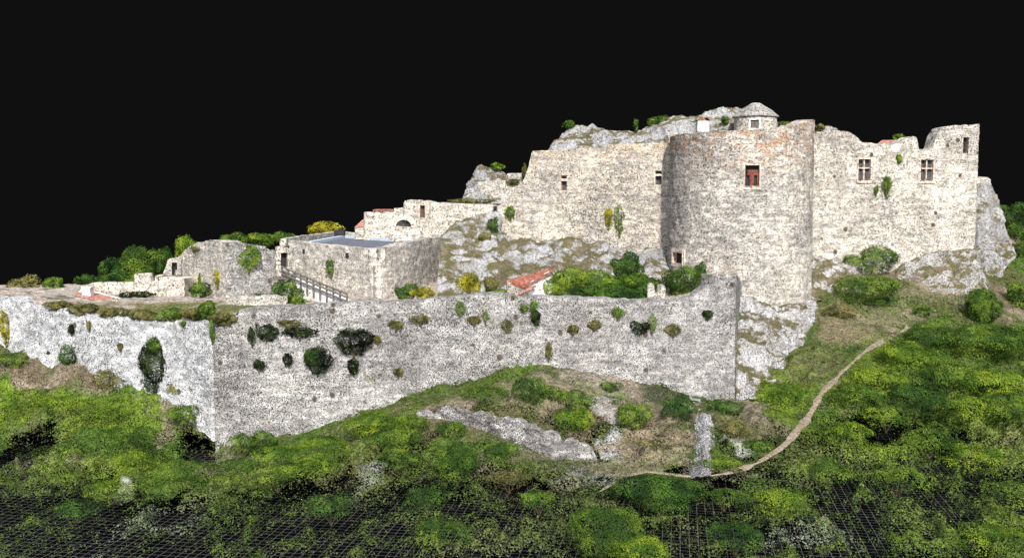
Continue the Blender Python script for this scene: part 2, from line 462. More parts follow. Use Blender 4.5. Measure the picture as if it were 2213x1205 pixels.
# patches of the hillside: x, y, half width, half height, colour, strength, how closed (None keeps)
patches = [
 (230,850,110,22,GREEN,.8,.9),(100,868,150,14,LIME,.9,.9),(40,835,60,14,DEEP,.7,.8),(60,780,130,30,BROWN,1,.9),(190,805,60,22,EARTH,.95,.9),(130,800,80,24,BROWN,.8,.85),(20,750,60,20,OLIVE,.9,.9),
 (90,925,60,18,BROWN,.2,.0),(60,965,90,40,DEEP,.4,.05),(160,945,90,25,GREEN,.6,.45),(20,1010,60,40,DEEP,.4,.12),
 (270,930,130,45,GREEN,.9,.85),(250,900,120,30,LIME,.8,.8),(400,890,60,50,OLIVE,.8,.7),(355,910,25,45,EARTH,.8,.8),(410,940,30,35,DEEP,.4,.25),
 (130,1010,120,14,EARTH,.7,.5),(300,1000,110,35,LIME,.9,.75),(200,1030,80,20,LIME,.5,.5),(400,1040,80,28,GREEN,1,.9),(265,1045,18,14,STONEC,.9,.95),
 (80,1110,160,45,DEEP,.3,.1),(170,1130,70,25,DEEP,.2,.02),(330,1130,110,38,STONEC,.9,.3),(220,1180,60,25,STONEC,.9,.28),(430,1090,50,25,EARTH,.7,.5),(120,1175,70,30,GREEN,.5,.2),
 (480,1010,60,18,EARTH,.6,.6),(560,1020,90,40,LIME,.6,.75),(600,975,120,35,GREEN,.9,.85),(690,940,90,30,GREEN,.9,.9),(840,905,80,35,LIME,1,.97),(780,925,120,40,GREEN,.7,.9),
 (700,1005,110,25,LIME,.5,.75),(790,1040,34,40,STONEC,.75,.5),(660,980,90,10,EARTH,.7,.8),(880,935,35,30,YEL,.4,.7),(560,1130,140,50,GREEN,.4,.3),(700,1140,120,60,DEEP,.5,.2),
 (860,880,30,20,BROWN,.7,.9),(760,915,60,10,BROWN,.7,.9),(900,850,80,15,GREEN,.8,.95),(1020,850,140,25,GREEN,.6,.95),(1000,850,200,12,OLIVE,.6,.95),(1200,850,60,30,EARTH,.5,.95),(1060,925,170,25,OLIVE,.8,.95),(1010,945,70,20,EARTH,.6,.95),
 (985,990,55,60,GREEN,.9,.8),(900,1010,60,50,GREEN,.6,.6),(1080,965,60,35,GREEN,.7,.7),(960,1080,140,60,DEEP,.7,.25),(900,1150,120,60,DEEP,.4,.16),(1120,1090,60,40,BROWN,.5,.4),(1180,1000,70,35,OLIVE,.7,.75),
 (1170,840,90,28,EARTH,.6,.95),(1310,830,90,22,(0.30,0.25,0.21),.9,.95),(1400,850,70,25,EARTH,.7,.95),(1320,885,30,30,STONEC,.7,.9),(1440,930,60,40,BROWN,.9,.8),(1420,985,90,35,(0.27,0.21,0.15),.9,.85),(1440,1010,60,14,EARTH,.8,.9),
 (1305,950,40,30,STONEC,.9,.85),(1330,990,25,18,STONEC,.8,.85),(1300,1035,100,14,STONEC,.6,.4),(1260,1080,80,40,EARTH,.5,.5),(1180,1130,80,60,BROWN,.7,.35),(1060,1180,90,30,EARTH,.5,.35),
 (1440,880,45,40,DEEP,.7,.7),(1570,870,50,30,DEEP,.8,.85),(1590,930,50,40,OLIVE,.7,.9),(1600,960,30,25,STONEC,.7,.85),(1640,905,40,20,EARTH,.7,.9),(1690,890,45,45,LIME,.9,.95),(1700,840,50,25,LIME,.8,.95),(1650,975,40,25,GREEN,.9,.95),(1560,1000,60,25,GREEN,.7,.85),
 (1560,1070,60,30,DEEP,.5,.3),(1680,1080,90,50,GREEN,.9,.65),(1560,1150,70,40,DEEP,.2,.05),(1500,1180,80,40,BROWN,.5,.25),(1640,1120,70,30,LIME,.5,.55),(1750,1020,50,25,OLIVE,.6,.6),(1790,1165,130,22,STONEC,.85,.26),(1700,1185,70,20,STONEC,.9,.3),(1900,1140,70,25,DEEP,.1,.02),(1960,1110,100,40,DEEP,.1,.03),(2000,1190,120,20,GREEN,.8,.45),
 (1860,900,90,25,LIME,.5,.45),(1890,905,70,28,DEEP,.3,.1),(2010,930,80,25,DEEP,.3,.15),(1830,960,120,30,LIME,.4,.4),(2000,1000,160,35,LIME,.4,.4),(2130,1030,90,25,GREEN,.4,.25),(2160,1070,60,30,DEEP,.2,.05),(2170,1140,70,40,LIME,.6,.4),
 (1800,640,70,40,OLIVE,.6,.9),(1880,660,110,40,GREEN,.5,.9),(1830,700,80,30,BROWN,.7,.93),(1770,780,60,40,OLIVE,.8,.95),(1850,725,70,20,(0.2,0.17,0.1),.8,.95),(1730,810,50,25,BROWN,.6,.95),(2010,640,110,16,EARTH,.45,.97),(2030,655,60,10,OLIVE,.6,.97),(2170,590,60,15,OLIVE,.6,.97),(1990,680,50,10,EARTH,.7,.95),(2180,560,40,25,GREEN,.7,.97),
 (2100,740,150,40,GREEN,.9,.93),(2000,760,120,30,LIME,.5,.9),(2100,820,140,40,GREEN,.9,.8),(1960,830,120,30,DEEP,.5,.55),(1880,800,60,30,LIME,.6,.85),(2180,860,60,30,LIME,.6,.7),(1830,850,60,25,LIME,.7,.8),
 (165,815,80,22,BROWN,1.3,.9),(90,822,90,20,EARTH,1.2,.9),(30,808,80,24,BROWN,1.3,.9),(220,835,40,14,EARTH,1,.9),(430,935,30,26,DEEP,.6,.12),(440,965,25,16,BROWN,.7,.3),
 (1180,850,80,18,EARTH,.7,.95),(1400,900,90,26,EARTH,.75,.93),(1380,960,100,26,(0.24,0.19,0.13),.9,.9),(1060,945,110,20,OLIVE,.8,.93),(1160,985,70,14,EARTH,.7,.85),(1230,1040,60,14,EARTH,.6,.6),(1640,780,30,40,BROWN,.7,.95),(1800,720,60,24,(0.17,0.145,0.085),.9,.95),(1900,690,60,14,(0.17,0.15,0.085),.8,.95),(1620,880,40,22,EARTH,.7,.93),(1100,870,200,14,EARTH,.6,.95),(1250,860,60,24,(0.2,0.165,0.11),.8,.95),(1480,900,60,20,BROWN,.7,.93),(1350,1010,90,14,EARTH,.8,.9),(1860,680,120,20,(0.165,0.145,0.085),.7,.95),
]
pt = []
for (x, y, hw, hh, c, k, cov) in patches:
    g = ray_ground(x, y); D = g[1]
    up = ray_ground(x, y - hh); dn = ray_ground(x, min(y + hh, 1230))
    pt.append((g[0], 0.5 * (up[1] + dn[1]) if up[1] < 108 else D, hw * px_size(D) * 1.05, max(0.5, 0.5 * abs(up[1] - dn[1])), c, k, cov))

PATH_PX = [(1968,706),(1920,730),(1870,762),(1820,802),(1775,845),(1745,895),(1715,945),(1690,972),(1640,1003),(1590,1022),(1510,1036),(1440,1024),(1380,1018),(1330,1045),(1290,1070)]
TRAIL = [tuple(ray_ground(*q)[:2]) for q in PATH_PX]
BANK = [tuple(ray_ground(*q)[:2]) for q in ((898,896),(1000,910),(1100,942),(1200,982),(1290,1004))]
DIPS = [(*ray_ground(440, 945)[:2], 3.2, 1.1), (*ray_ground(110, 930)[:2], 3.0, 0.9), (*ray_ground(1890, 905)[:2], 4.0, 0.9)]
def hill_height(x, y, detail=True):
    z = ground_base(x, y)
    p = np.stack([x, y, np.zeros_like(x)], -1)
    wood = np.clip((x - 12) / 8, 0, 1) * np.clip((80 - y) / 6, 0, 1)
    fg = np.clip((66 - y) / 6, 0, 1)
    lump = 1 - np.abs(vnoise(p, 0.33, 3)) * 2
    lump2 = 1 - np.abs(vnoise(p, 0.7, 5)) * 2
    amp = 0.16 + 0.42 * fg + 0.8 * wood
    left = np.clip((-22 - x) / 6, 0, 1)
    amp = amp + 0.35 * left
    trail = np.full(np.shape(x), 99.0)
    for (ax, ay), (bx, by) in list(zip(TRAIL[:-1], TRAIL[1:])) + list(zip(BANK[:-1], BANK[1:])):
        dx, dy = bx - ax, by - ay; t = np.clip(((x - ax) * dx + (y - ay) * dy) / (dx * dx + dy * dy + 1e-9), 0, 1)
        trail = np.minimum(trail, np.hypot(x - ax - t * dx, y - ay - t * dy))
    amp = amp * np.clip((trail - 0.4) / 3.0, 0.0, 1)
    for (hx, hy, hr, hd) in DIPS: z = z - hd * np.exp(-((x - hx) ** 2 + (y - hy) ** 2) / (hr * hr))
    z = z + amp * (0.75 * (lump - 0.4) + 0.45 * (lump2 - 0.4)) + (0.12 + 0.22 * np.clip(amp, 0, 1)) * (1 - 1.6 * np.abs(vnoise(p, 1.15, 12))) * np.clip((trail - .3) * .6, 0.05, 1) + 0.12 * fbm(p, 1.9, 9, 3) * np.clip(trail, 0.1, 1)
    return z

# ------------------------------------------------------------------ the ground
def build_ground():
    g = 130.0
    a = math.radians(-9.9)
    # the dark measuring sheet under the scan; its far and left edges are where the photograph's grid ends
    ax = np.array((math.sin(-a), math.cos(-a))); rx = np.array((math.cos(a), math.sin(a)))
    o = plan(1760, 92); o = P(1760, 858, 92)[:2]
    lft = P(0, 950, 75)[:2]
    du = float(np.dot(lft - o, rx))
    c0 = o + rx * du; c1 = o + rx * 70.0
    pts = [c0, c0 - ax * 85, c1 - ax * 85, c1]
    v = [(q[0], q[1], 0.0) for q in pts]
    gm = new_mesh("ground", v, [(0, 1, 2, 3)], M['grid'])
    tag(gm, None, None, kind='structure')
    gm['label'] = "black ground sheet ruled with a grey square measuring grid"
    # the hillside
    nk, ny = 560, 420
    k = np.linspace(-0.64, 0.64, nk); y = 36.0 * (112.0 / 36.0) ** np.linspace(0, 1, ny)
    K, Y = np.meshgrid(k, y); X = K * Y
    Z = hill_height(X, Y)
    V = np.stack([X, Y, Z], -1).reshape(-1, 3)
    idx = np.arange(nk * ny).reshape(ny, nk)
    Fq = np.stack([idx[:-1, :-1], idx[:-1, 1:], idx[1:, 1:], idx[1:, :-1]], -1).reshape(-1, 4)
    cx = V[Fq][:, :, 0].mean(1); cy = V[Fq][:, :, 1].mean(1)
    keep = ~inside(castle, cx, cy)
    Fq = Fq[keep]
    # colours: what grows where
    p = V * np.array((1, 1, 0.5))
    n1 = fbm(p, 0.35, 40, 4); n2 = fbm(p, 0.9, 50, 4); n3 = fbm(p, 0.22, 60, 3)
    base = np.empty((len(V), 3)); base[:] = (0.078, 0.092, 0.032)
    def mixc(m, c):
        m = np.clip(m, 0, 1)[:, None]; base[:] = base * (1 - m) + np.array(c) * m
    wood = np.clip((V[:, 0] - 13) / 6, 0, 1) * np.clip((84 - V[:, 1]) / 6, 0, 1) + np.clip((-16 - V[:, 0]) / 6, 0, 1)
    mixc((n1 + 0.02) * 2.6, GREEN); mixc(wood * 0.8 + 0 * n1, (0.075, 0.13, 0.018)); mixc((n1 - 0.02) * 3 * (0.2 + wood), (0.115, 0.18, 0.022)); mixc((-n1 - 0.1) * 2.5, DEEP); mixc((n2 - 0.05) * 2.6 * (1 - 0.6 * wood), OLIVE); mixc((n3 - 0.05) * 3 * (1 - 0.7 * wood), BROWN); mixc((fbm(p, 0.55, 64, 4) - 0.18) * 5 * (1 - 0.8 * wood), EARTH)
    near = np.clip((71 - V[:, 1]) / 20, 0, 1)
    cov = 0.95 - near ** 0.85 * 0.80 + 0.8 * n2 * near
    wx = V[:, 0] + 1.6 * fbm(p, 0.5, 70, 4); wy = V[:, 1] + 1.6 * fbm(p, 0.5, 80, 4)
    for (x, yy, rx_, ry_, c, s, cv) in pt:
        d = np.sqrt(((wx - x) / rx_) ** 2 + ((wy - yy) / ry_) ** 2)
        m = np.clip((1.15 - d) / 0.45, 0, 1); m = m * m * (3 - 2 * m) 
        mixc(m * s * (0.8 + 0.5 * n2), c)
        if cv is not None: cov = cov * (1 - m) + cv * m
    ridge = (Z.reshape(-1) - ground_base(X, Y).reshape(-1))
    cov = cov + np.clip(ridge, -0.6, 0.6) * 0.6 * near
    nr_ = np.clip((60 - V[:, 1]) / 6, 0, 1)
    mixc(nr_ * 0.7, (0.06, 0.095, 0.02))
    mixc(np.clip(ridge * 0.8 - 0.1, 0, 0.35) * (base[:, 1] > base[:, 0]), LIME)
    cov = cov - 0.06 * nr_
    cov = np.clip(cov, 0.06, 1.2)
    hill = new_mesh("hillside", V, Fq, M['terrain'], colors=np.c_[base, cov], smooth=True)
    tag(hill, None, None, kind='structure'); hill['label'] = "overgrown hillside below the castle"
    rg = np.random.default_rng(5)
    gn = np.clip((base[:, 1] - base[:, 0] * 0.92) / 0.03, 0, 1) * (base.sum(1) < 0.6)
    q = Fq[:, 0]
    tr = np.full(len(q), 99.0); qx, qy = V[q, 0], V[q, 1]
    for (ax, ay), (bx, by) in zip(TRAIL[:-1], TRAIL[1:]):
        dx, dy = bx - ax, by - ay; t = np.clip(((qx - ax) * dx + (qy - ay) * dy) / (dx * dx + dy * dy + 1e-9), 0, 1)
        tr = np.minimum(tr, np.hypot(qx - ax - t * dx, qy - ay - t * dy))
    clump = np.clip(0.55 + 1.6 * fbm(V[q], 0.8, 33, 4), 0.05, 1.6)
    w = (0.12 + gn[q]) * np.clip(cov[q], 0.05, 1) ** 1.9 * clump * (tr > 0.2 + 0.25 * (0.5 + fbm(V[q], 1.3, 71, 3)))
    rate = 1.75 * w
    cnt = rg.poisson(rate)
    src = np.repeat(q, cnt); m = len(src)
    e1 = np.repeat(V[Fq[:, 1]] - V[Fq[:, 0]], cnt, 0); e2 = np.repeat(V[Fq[:, 3]] - V[Fq[:, 0]], cnt, 0)
    W = V[src] + e1 * rg.random((m, 1)) + e2 * rg.random((m, 1))
    D = W[:, 1:2]
    W[:, 2] += rg.random(m) ** 2 * 0.28
    nn = np.cross(e1, e2); nn /= np.linalg.norm(nn, axis=1, keepdims=True) + 1e-9; nn += 0.55 * rg.normal(size=nn.shape); nn /= np.linalg.norm(nn, axis=1, keepdims=True)
    a_ = np.cross(nn, rg.normal(size=nn.shape)); a_ /= np.linalg.norm(a_, axis=1, keepdims=True); b2 = np.cross(nn, a_)
    sz = 0.0019 * D * rg.uniform(0.6, 1.5, size=(m, 1)); a_ = a_ * sz * .5; b2 = b2 * sz * .4
    LV = np.stack([W - a_ - b2 * .3, W + b2, W + a_ + b2 * .2, W - b2], 1).reshape(-1, 3)
    lc = base[src] * rg.uniform(0.65, 1.45, size=(m, 1)) * np.where(rg.random((m, 1)) < .2, np.array([[1.5, 1.35, .8]]), np.array([[1.0, 1.05, 1.0]]))
    sc_o = new_mesh("ground_cover", LV, np.arange(len(LV)).reshape(-1, 4), M['leaf'], colors=np.repeat(np.c_[lc, np.ones(m)], 4, axis=0))
    tag(sc_o, "leafy scrub and grass covering the slopes around the castle", "scrub", kind='stuff')
    print("scrub leaves", m)
build_ground()

icts = [P(*a) for a in [(0,636,75.4),(100,655,73.8),(200,666,72.4),(330,682,70.5),(440,686,68.9),(430,658,72),(300,652,76),(100,641,79),(-250,634,82),(560,672,69.6),(1000,652,71.6),(1450,658,73.6),
        (620,664,76),(900,658,77),(1200,652,77),(1450,652,78),(400,641,82),(200,641,87),(0,632,85),(700,641,82),(1100,630,82),(1400,612,84),(1560,606,76),(1000,640,84),(600,640,84),(-250,625,95),(0,620,100),(300,610,105)]]
terr = Surf(icts)
def build_terrace():
    nk, ny = 520, 190
    k = np.linspace(-0.64, 0.235, nk); y = np.linspace(68.4, 104, ny)
    K, Y = np.meshgrid(k, y); X = K * Y
    p0 = np.stack([X, Y, 0 * X], -1)
    Z = terr(X, Y) + 0.18 * fbm(p0, 0.9, 8, 4) - 0.05
    lip = ~inside(castle, X, Y - 0.42)
    Z = np.where(lip, Z - 1.3, Z)
    V = np.stack([X, Y, Z], -1).reshape(-1, 3)
    idx = np.arange(nk * ny).reshape(ny, nk)
    Fq = np.stack([idx[:-1, :-1], idx[:-1, 1:], idx[1:, 1:], idx[1:, :-1]], -1).reshape(-1, 4)
    cx = V[Fq][:, :, 0].mean(1); cy = V[Fq][:, :, 1].mean(1)
    Fq = Fq[inside(castle, cx, cy - 0.1)]
    n1 = fbm(V, 0.6, 90, 4); n2 = fbm(V, 0.3, 95, 3)
    base = np.empty((len(V), 3)); base[:] = (0.42, 0.36, 0.31)
    def mixc(m, c):
        m = np.clip(m, 0, 1)[:, None]; base[:] = base * (1 - m) + np.array(c) * m
    front = np.clip((78 - V[:, 1]) / 4, 0, 1) * np.clip((-16 - V[:, 0]) / 3, 0, 1)
    mixc((n1 + 0.25) * 3.0 * front, (0.16, 0.14, 0.06)); mixc((n2 + 0.0) * 3.0 * front, (0.12, 0.14, 0.045))
    mixc((n1 - 0.15) * 3 * (1 - front), OLIVE)
    o = new_mesh("terrace", V, Fq, M['terrace'], colors=np.c_[base, np.full(len(V), 1.3)], smooth=True)
    tag(o, None, None, kind='structure'); o['label'] = "mossy terrace behind the outer walls"
build_terrace()

# ------------------------------------------------------------------ walls with real openings
class Wall:
    def __init__(s, pts, thick=1.2, step=0.22, rough=0.07, ragged=0.16, batter=0.0, deep=0.6, seed=1, world=False, flip=False, closed=False):
        """pts: (px, y of the top, y of the foot, D); world=True: (x, y, ztop, zfoot)"""
        if world: pl = [np.array(p, float) for p in pts]
        else:
            pl = []
            for (px, yt, yb, D) in pts:
                a = P(px, yt, D); b = P(px, yb, D); pl.append(np.array((a[0], a[1], a[2], b[2] - deep)))
        s.pl = np.array(pl)
        d = np.linalg.norm(np.diff(s.pl[:, :2], axis=0), axis=1); d = np.maximum(d, 1e-4)
        s.s = np.r_[0, np.cumsum(d)]
        s.thick, s.step, s.rough, s.ragged, s.batter, s.seed, s.closed = thick, step, rough, ragged, batter, seed, closed
        s.ops = []
        mid = s.s[-1] / 2
        T = s.tan(mid); N = np.array((T[1], -T[0], 0.0)); p = s.at(mid)
        s.sign = 1.0 if np.dot(N[:2], -p[:2]) > 0 else -1.0
        if flip: s.sign *= -1
    def at(s, q):
        return np.array([np.interp(q, s.s, s.pl[:, i]) for i in range(4)])
    def tan(s, q):
        e = 0.15; a = s.at(max(q - e, 0)); b = s.at(min(q + e, s.s[-1])); t = np.array((b[0] - a[0], b[1] - a[1], 0)); return t / np.linalg.norm(t)
    def nrm(s, q):
        T = s.tan(q); return np.array((T[1], -T[0], 0.0)) * s.sign
    def hit(s, px, py):
        u = (px - W_PX / 2) / F_PX; v = (H_PX / 2 - py) / F_PX; k = u / (CT + v * ST)
        best = None
        for i in range(len(s.s) - 1):
            a, b = s.pl[i], s.pl[i + 1]
            den = (b[0] - a[0]) - k * (b[1] - a[1])
            if abs(den) < 1e-9: continue
            t = (k * a[1] - a[0]) / den
            if -1e-6 <= t <= 1 + 1e-6:
                Y = a[1] + t * (b[1] - a[1])
                if Y > 1 and (best is None or Y < best[1]): best = (s.s[i] + t * (s.s[i + 1] - s.s[i]), Y)
        if best is None: raise ValueError("opening misses wall %s" % px)
        return best[0], P(px, py, best[1])[2]
    def opening(s, x0, y0, x1, y1):
        yc = 0.5 * (y0 + y1); xc = 0.5 * (x0 + x1)
        a, _ = s.hit(x0, yc); b, _ = s.hit(x1, yc); _, zt = s.hit(xc, y0); _, zb = s.hit(xc, y1)
        op = (min(a, b), max(a, b), zb, zt); s.ops.append(op); return op
    def frame(s, op, out=0.0):
        q = 0.5 * (op[0] + op[1]); p = s.at(q); T = s.tan(q); N = s.nrm(q)
        R = np.cross(np.array((0, 0, 1.0)), N)          # to the right as seen from outside... 
        O = np.array((p[0], p[1], op[2])) + N * (s.batter * max(p[2] - op[2], 0) + out)
        return O, R, N, op[1] - op[0], op[3] - op[2]
    def build(s, name, mat, parent=None, origin=None):
        L = s.s[-1]
        ss = list(np.arange(0, L, s.step)) + [L] + list(s.s)
        zs = []
        for o in s.ops: ss += [o[0], o[1]]; zs += [o[2], o[3]]
        ss = np.array(sorted(ss)); ss = ss[np.r_[True, np.diff(ss) > 1e-4]]
        zmin, zmax = s.pl[:, 3].min(), s.pl[:, 2].max() + s.ragged
        zs = np.array(sorted(list(np.arange(zmin, zmax, s.step)) + [zmax] + zs)); zs = zs[np.r_[True, np.diff(zs) > 1e-4]]
        n, m = len(ss), len(zs)
        base = np.array([s.at(q) for q in ss]); nr = np.array([s.nrm(q) for q in ss])
        st = np.floor(ss / 0.5).astype(np.int64)
        rag = s.ragged * ((_hash(st, st * 0 + s.seed, st * 0, 5) - 0.5) * 0.7 + fbm(np.stack([ss, 0 * ss + s.seed * 3.1, 0 * ss], -1), 0.8, s.seed, 4))
        zt = base[:, 2] + rag; zb = np.minimum(base[:, 3], zt - 0.05)
        Z = np.clip(zs[:, None], zb[None], zt[None])                      # m x n
        pos = np.stack([np.broadcast_to(base[:, 0], Z.shape), np.broadcast_to(base[:, 1], Z.shape), Z], -1).copy()
        lean = np.maximum(base[:, 2][None] - Z, 0) * s.batter
        dis = s.rough * (0.7 * fbm(pos, 0.7, s.seed, 3) + 1.0 * fbm(pos * np.array((1, 1, 1.7)), 2.4, s.seed + 4, 3))
        fr = pos + nr[None] * (lean + dis)[..., None]
        bk = pos - nr[None] * s.thick
        if s.closed:
            fr[:, -1] = fr[:, 0]; bk[:, -1] = bk[:, 0]
        V = np.concatenate([fr.reshape(-1, 3), bk.reshape(-1, 3)]); N_ = n * m
        faces = []
        def fi(i, j): return i * n + j
        cz = 0.5 * (zs[:-1] + zs[1:]); cs = 0.5 * (ss[:-1] + ss[1:])
        for j in range(n - 1):
            for i in range(m - 1):
                if Z[i, j] >= Z[i + 1, j] - 1e-6 and Z[i, j + 1] >= Z[i + 1, j + 1] - 1e-6: continue
                hole = False
                for o in s.ops:
                    if o[0] < cs[j] < o[1] and o[2] < cz[i] < o[3]: hole = True
                q = (fi(i, j), fi(i, j + 1), fi(i + 1, j + 1), fi(i + 1, j))
                if not hole: faces.append(q)
                faces.append((N_ + q[3], N_ + q[2], N_ + q[1], N_ + q[0]))
            faces.append((fi(m - 1, j), fi(m - 1, j + 1), N_ + fi(m - 1, j + 1), N_ + fi(m - 1, j)))
        if not s.closed:
            for j in (0, n - 1):
                for i in range(m - 1):
                    if Z[i, j] < Z[i + 1, j] - 1e-6: faces.append((fi(i, j), fi(i + 1, j), N_ + fi(i + 1, j), N_ + fi(i, j)))
        F = np.array(faces)
        used = np.unique(F); re = np.full(len(V), -1); re[used] = np.arange(len(used))
        c = s.at(L / 2)
        if parent is None and origin is None: origin = (c[0], c[1], s.pl[:, 3].min())
        return new_mesh(name, V[used], re[F], mat, parent, origin)

def reveal(mb, O, R, N, w, h, depth, t=0.05):
    Z = np.array((0, 0, 1.0)); a = w / 2
    for b in ((-a - t, -a, -t, h + t, -depth, 0.02), (a, a + t, -t, h + t, -depth, 0.02), (-a, a, -t, 0, -depth, 0.02), (-a, a, h, h + t, -depth, 0.02)):
        mb.quad_frame(O, R, N, Z, b)

def window(wall, wobj, op, kind, label=None):
    O, R, N, w, h = wall.frame(op); Z = np.array((0, 0, 1.0)); a = w / 2
    def mk(name, boxes, mat, par):
        m = MB()
        for b in boxes: m.quad_frame(O, R, N, Z, b)
        return m.build(name, mat, par, origin=O)
    m = MB(); reveal(m, O, R, N, w, h, 0.5, 0.12)
    f = m.build('window', M['trim'], wobj, origin=O)
    if label: f['label'] = label
    if kind == 'cross':
        mk('pane', [(-a, a, 0, h, -0.52, -0.45)], M['pane'], f)
        mk('mullion', [(-0.06, 0.06, 0, h, -0.40, -0.1), (-a, -0.06, h * .56, h * .56 + .12, -0.40, -0.12), (0.06, a, h * .56, h * .56 + .12, -0.40, -0.12)], M['trim'], f)
        mk('sill', [(-a - .2, a + .2, -.24, -.1, -.1, .12)], M['trim'], f)
    elif kind == 'two':
        mk('pane', [(-a, a, 0, h, -0.52, -0.45)], M['pane'], f)
        mk('transom', [(-a, a, h * .62, h * .78, -0.40, 0.0)], M['trim'], f)
        mk('sill', [(-a, a, 0.0, .10, -0.40, -.05)], M['redwood'], f)
    elif kind == 'red':
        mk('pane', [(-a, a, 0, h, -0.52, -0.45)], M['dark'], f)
        mk('shutter', [(-a * .62, a * .95, h * .52, h * .78, -0.42, -0.25), (-a * .28, a * .32, 0, h * .52, -0.42, -0.25), (a * .72, a * .95, .0, h * .52, -0.42, -0.25)], M['redwood'], f)
        mk('sill', [(-a - .15, a + .15, -.3, -.12, -.1, .1)], M['trim'], f)
    else:
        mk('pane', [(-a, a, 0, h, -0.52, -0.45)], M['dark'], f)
    return f

# ---- outer front wall
fw = Wall([(460,716,968,68.0),(490,700,962,68.15),(515,672,960,68.3),(560,663,950,68.5),(640,660,938,68.8),(830,652,872,69.6),(960,645,835,70.2),(1020,636,815,70.4),(1060,633,805,70.6),(1130,641,792,70.9),(1200,641,795,71.2),(1460,650,842,72.3),(1500,640,850,72.5),(1528,618,855,72.65),(1560,606,860,72.8),(1590,594,868,73.0)],
          thick=1.3, rough=0.16, ragged=0.12, batter=0.03, deep=1.6, seed=2)
tag(fw.build("outer_wall", M['bastion']), "long grey rubble outer wall across the front, with bushes growing out of it", "castle wall", "castle walls")
rw = Wall([(1591,593,868,73.05),(1594,596,868,75),(1598,602,850,79),(1606,612,800,83.5)], thick=2.6, rough=0.1, ragged=0.1, deep=1.6, seed=3, flip=False)
tag(rw.build("return_wall", M['bastion']), "short grey wall running back from the outer wall's right corner to the round tower", "castle wall", "castle walls")
ww = Wall([(458,712,900,68.05),(440,694,880,68.5),(330,692,850,70.3),(250,682,825,71.4),(190,679,800,72.2),(100,666,770,73.6),(75,657,760,74.0),(0,641,745,75.2),(-120,634,735,77.2),(-260,630,735,80)],
          thick=1.0, rough=0.14, ragged=0.3, batter=0.02, deep=1.8, seed=4)
tag(ww.build("outer_wall", M['white']), "bright white weathered outer wall on the left, meeting the front wall at a corner", "castle wall", "castle walls")

# ---- keep wall, tower, right curtain wall
kw = Wall([(1074,446,528,97.2),(1090,437,528,97),(1110,431,530,96.6),(1124,404,530,96.4),(1133,386,530,96.2),(1142,360,530,96.1),(1149,331,530,96),(1152,327,530,95.9),(1310,319,535,93.2),(1317,313,535,93.1),(1443,309,548,91),(1475,308,550,90.5)],
          thick=1.6, rough=0.08, ragged=0.12, deep=2.0, seed=5)
o1 = kw.opening(1212, 379, 1225, 411); o2 = kw.opening(1416, 369, 1430, 399)
kwo = tag(kw.build("keep_wall", M['keep']), "tall cream stone wall left of the round tower with two small windows", "castle wall", "castle walls")
window(kw, kwo, o1, 'two'); window(kw, kwo, o2, 'two')

tc = np.array((20.75, 88.0)); TR = 6.35
face = math.atan2(-tc[0], -tc[1])
pl = []
tops = [(-1.7,289),(-1.35,292),(-1.0,288),(-0.3,282),(0.5,277),(0.85,272),(1.05,262),(1.3,259),(1.45,262),(1.7,285)]
for i in range(97):
    a = -math.pi + 2 * math.pi * i / 96
    x = tc[0] + TR * math.sin(-(a) + face) ; y = tc[1] + TR * math.cos(-(a) + face)
    py = np.interp(a, [t[0] for t in tops], [t[1] for t in tops])
    D = tc[1] - TR * math.cos(a) * 0.97
    pl.append((x, y, P(1500, py, D)[2] if abs(a) < 1.75 else P(1500, 289, 88)[2], 5.5))
tw = Wall(pl, thick=1.4, step=0.2, rough=0.09, ragged=0.14, seed=6, world=True, closed=True, batter=0.004)
t1 = tw.opening(1610, 357, 1641, 402); t2 = tw.opening(1455, 546, 1476, 569)
two = tag(tw.build("round_tower", M['tower']), "big round stone tower with one red shuttered window high on its front", "tower")
window(tw, two, t1, 'red', "red wooden shutter window"); window(tw, two, t2, 'plain', "small square opening low on the left with a cream surround")
m = MB()
O, R, N, w, h = tw.frame(t2); Zv = np.array((0, 0, 1.0))
for b in ((-w/2-.2, -w/2-.12, -.2, h+.3, -.4, .0), (w/2+.12, w/2+.35, -.3, h+.3, -.4, -.03), (-w/2-.12, w/2+.12, h+.12, h+.4, -.4, .03), (-w/2-.12, w/2+.12, -.3, -.12, -.4, .03)): m.quad_frame(O, R, N, Zv, b)
m.build("window_surround", M['trim'], two, origin=O)

cw = Wall([(1735,283,560,89.6),(1778,286,565,89.9),(1800,281,570,90),(1838,287,572,90.3),(1848,294,572,90.4),(1864,308,572,90.5),(1930,311,565,91),(1946,309,565,91.1),(1954,299,560,91.2),(1964,294,560,91.25),(1980,296,556,91.35),(1984,306,555,91.4),(1986,321,555,91.42),(2014,322,548,91.6),(2018,316,548,91.62),(2024,292,548,91.66),(2034,277,547,91.7),(2058,272,545,91.85),(2100,270,543,92.1),(2117,268,542,92.2)],
          thick=1.6, rough=0.1, ragged=0.14, deep=1.6, seed=7)
c1 = cw.opening(1855, 344, 1882, 390); c2 = cw.opening(1990, 345, 2017, 391); c3 = cw.opening(2081, 297, 2093, 331)
cwo = tag(cw.build("curtain_wall", M['right']), "pale ruined wall right of the round tower with two cross windows and a broken top", "castle wall", "castle walls")
window(cw, cwo, c1, 'cross'); window(cw, cwo, c2, 'cross'); window(cw, cwo, c3, 'slit', "narrow dark slit opening")
ew = Wall([(2104,382,470,99),(2120,381,470,99.2),(2134,382,470,99.4),(2141,388,470,99.5)], thick=3, rough=0.1, ragged=0.12, deep=1.5, seed=9)
tag(ew.build("buttress", M['right']), "low pale stone stub at the far right corner of the castle", "wall")

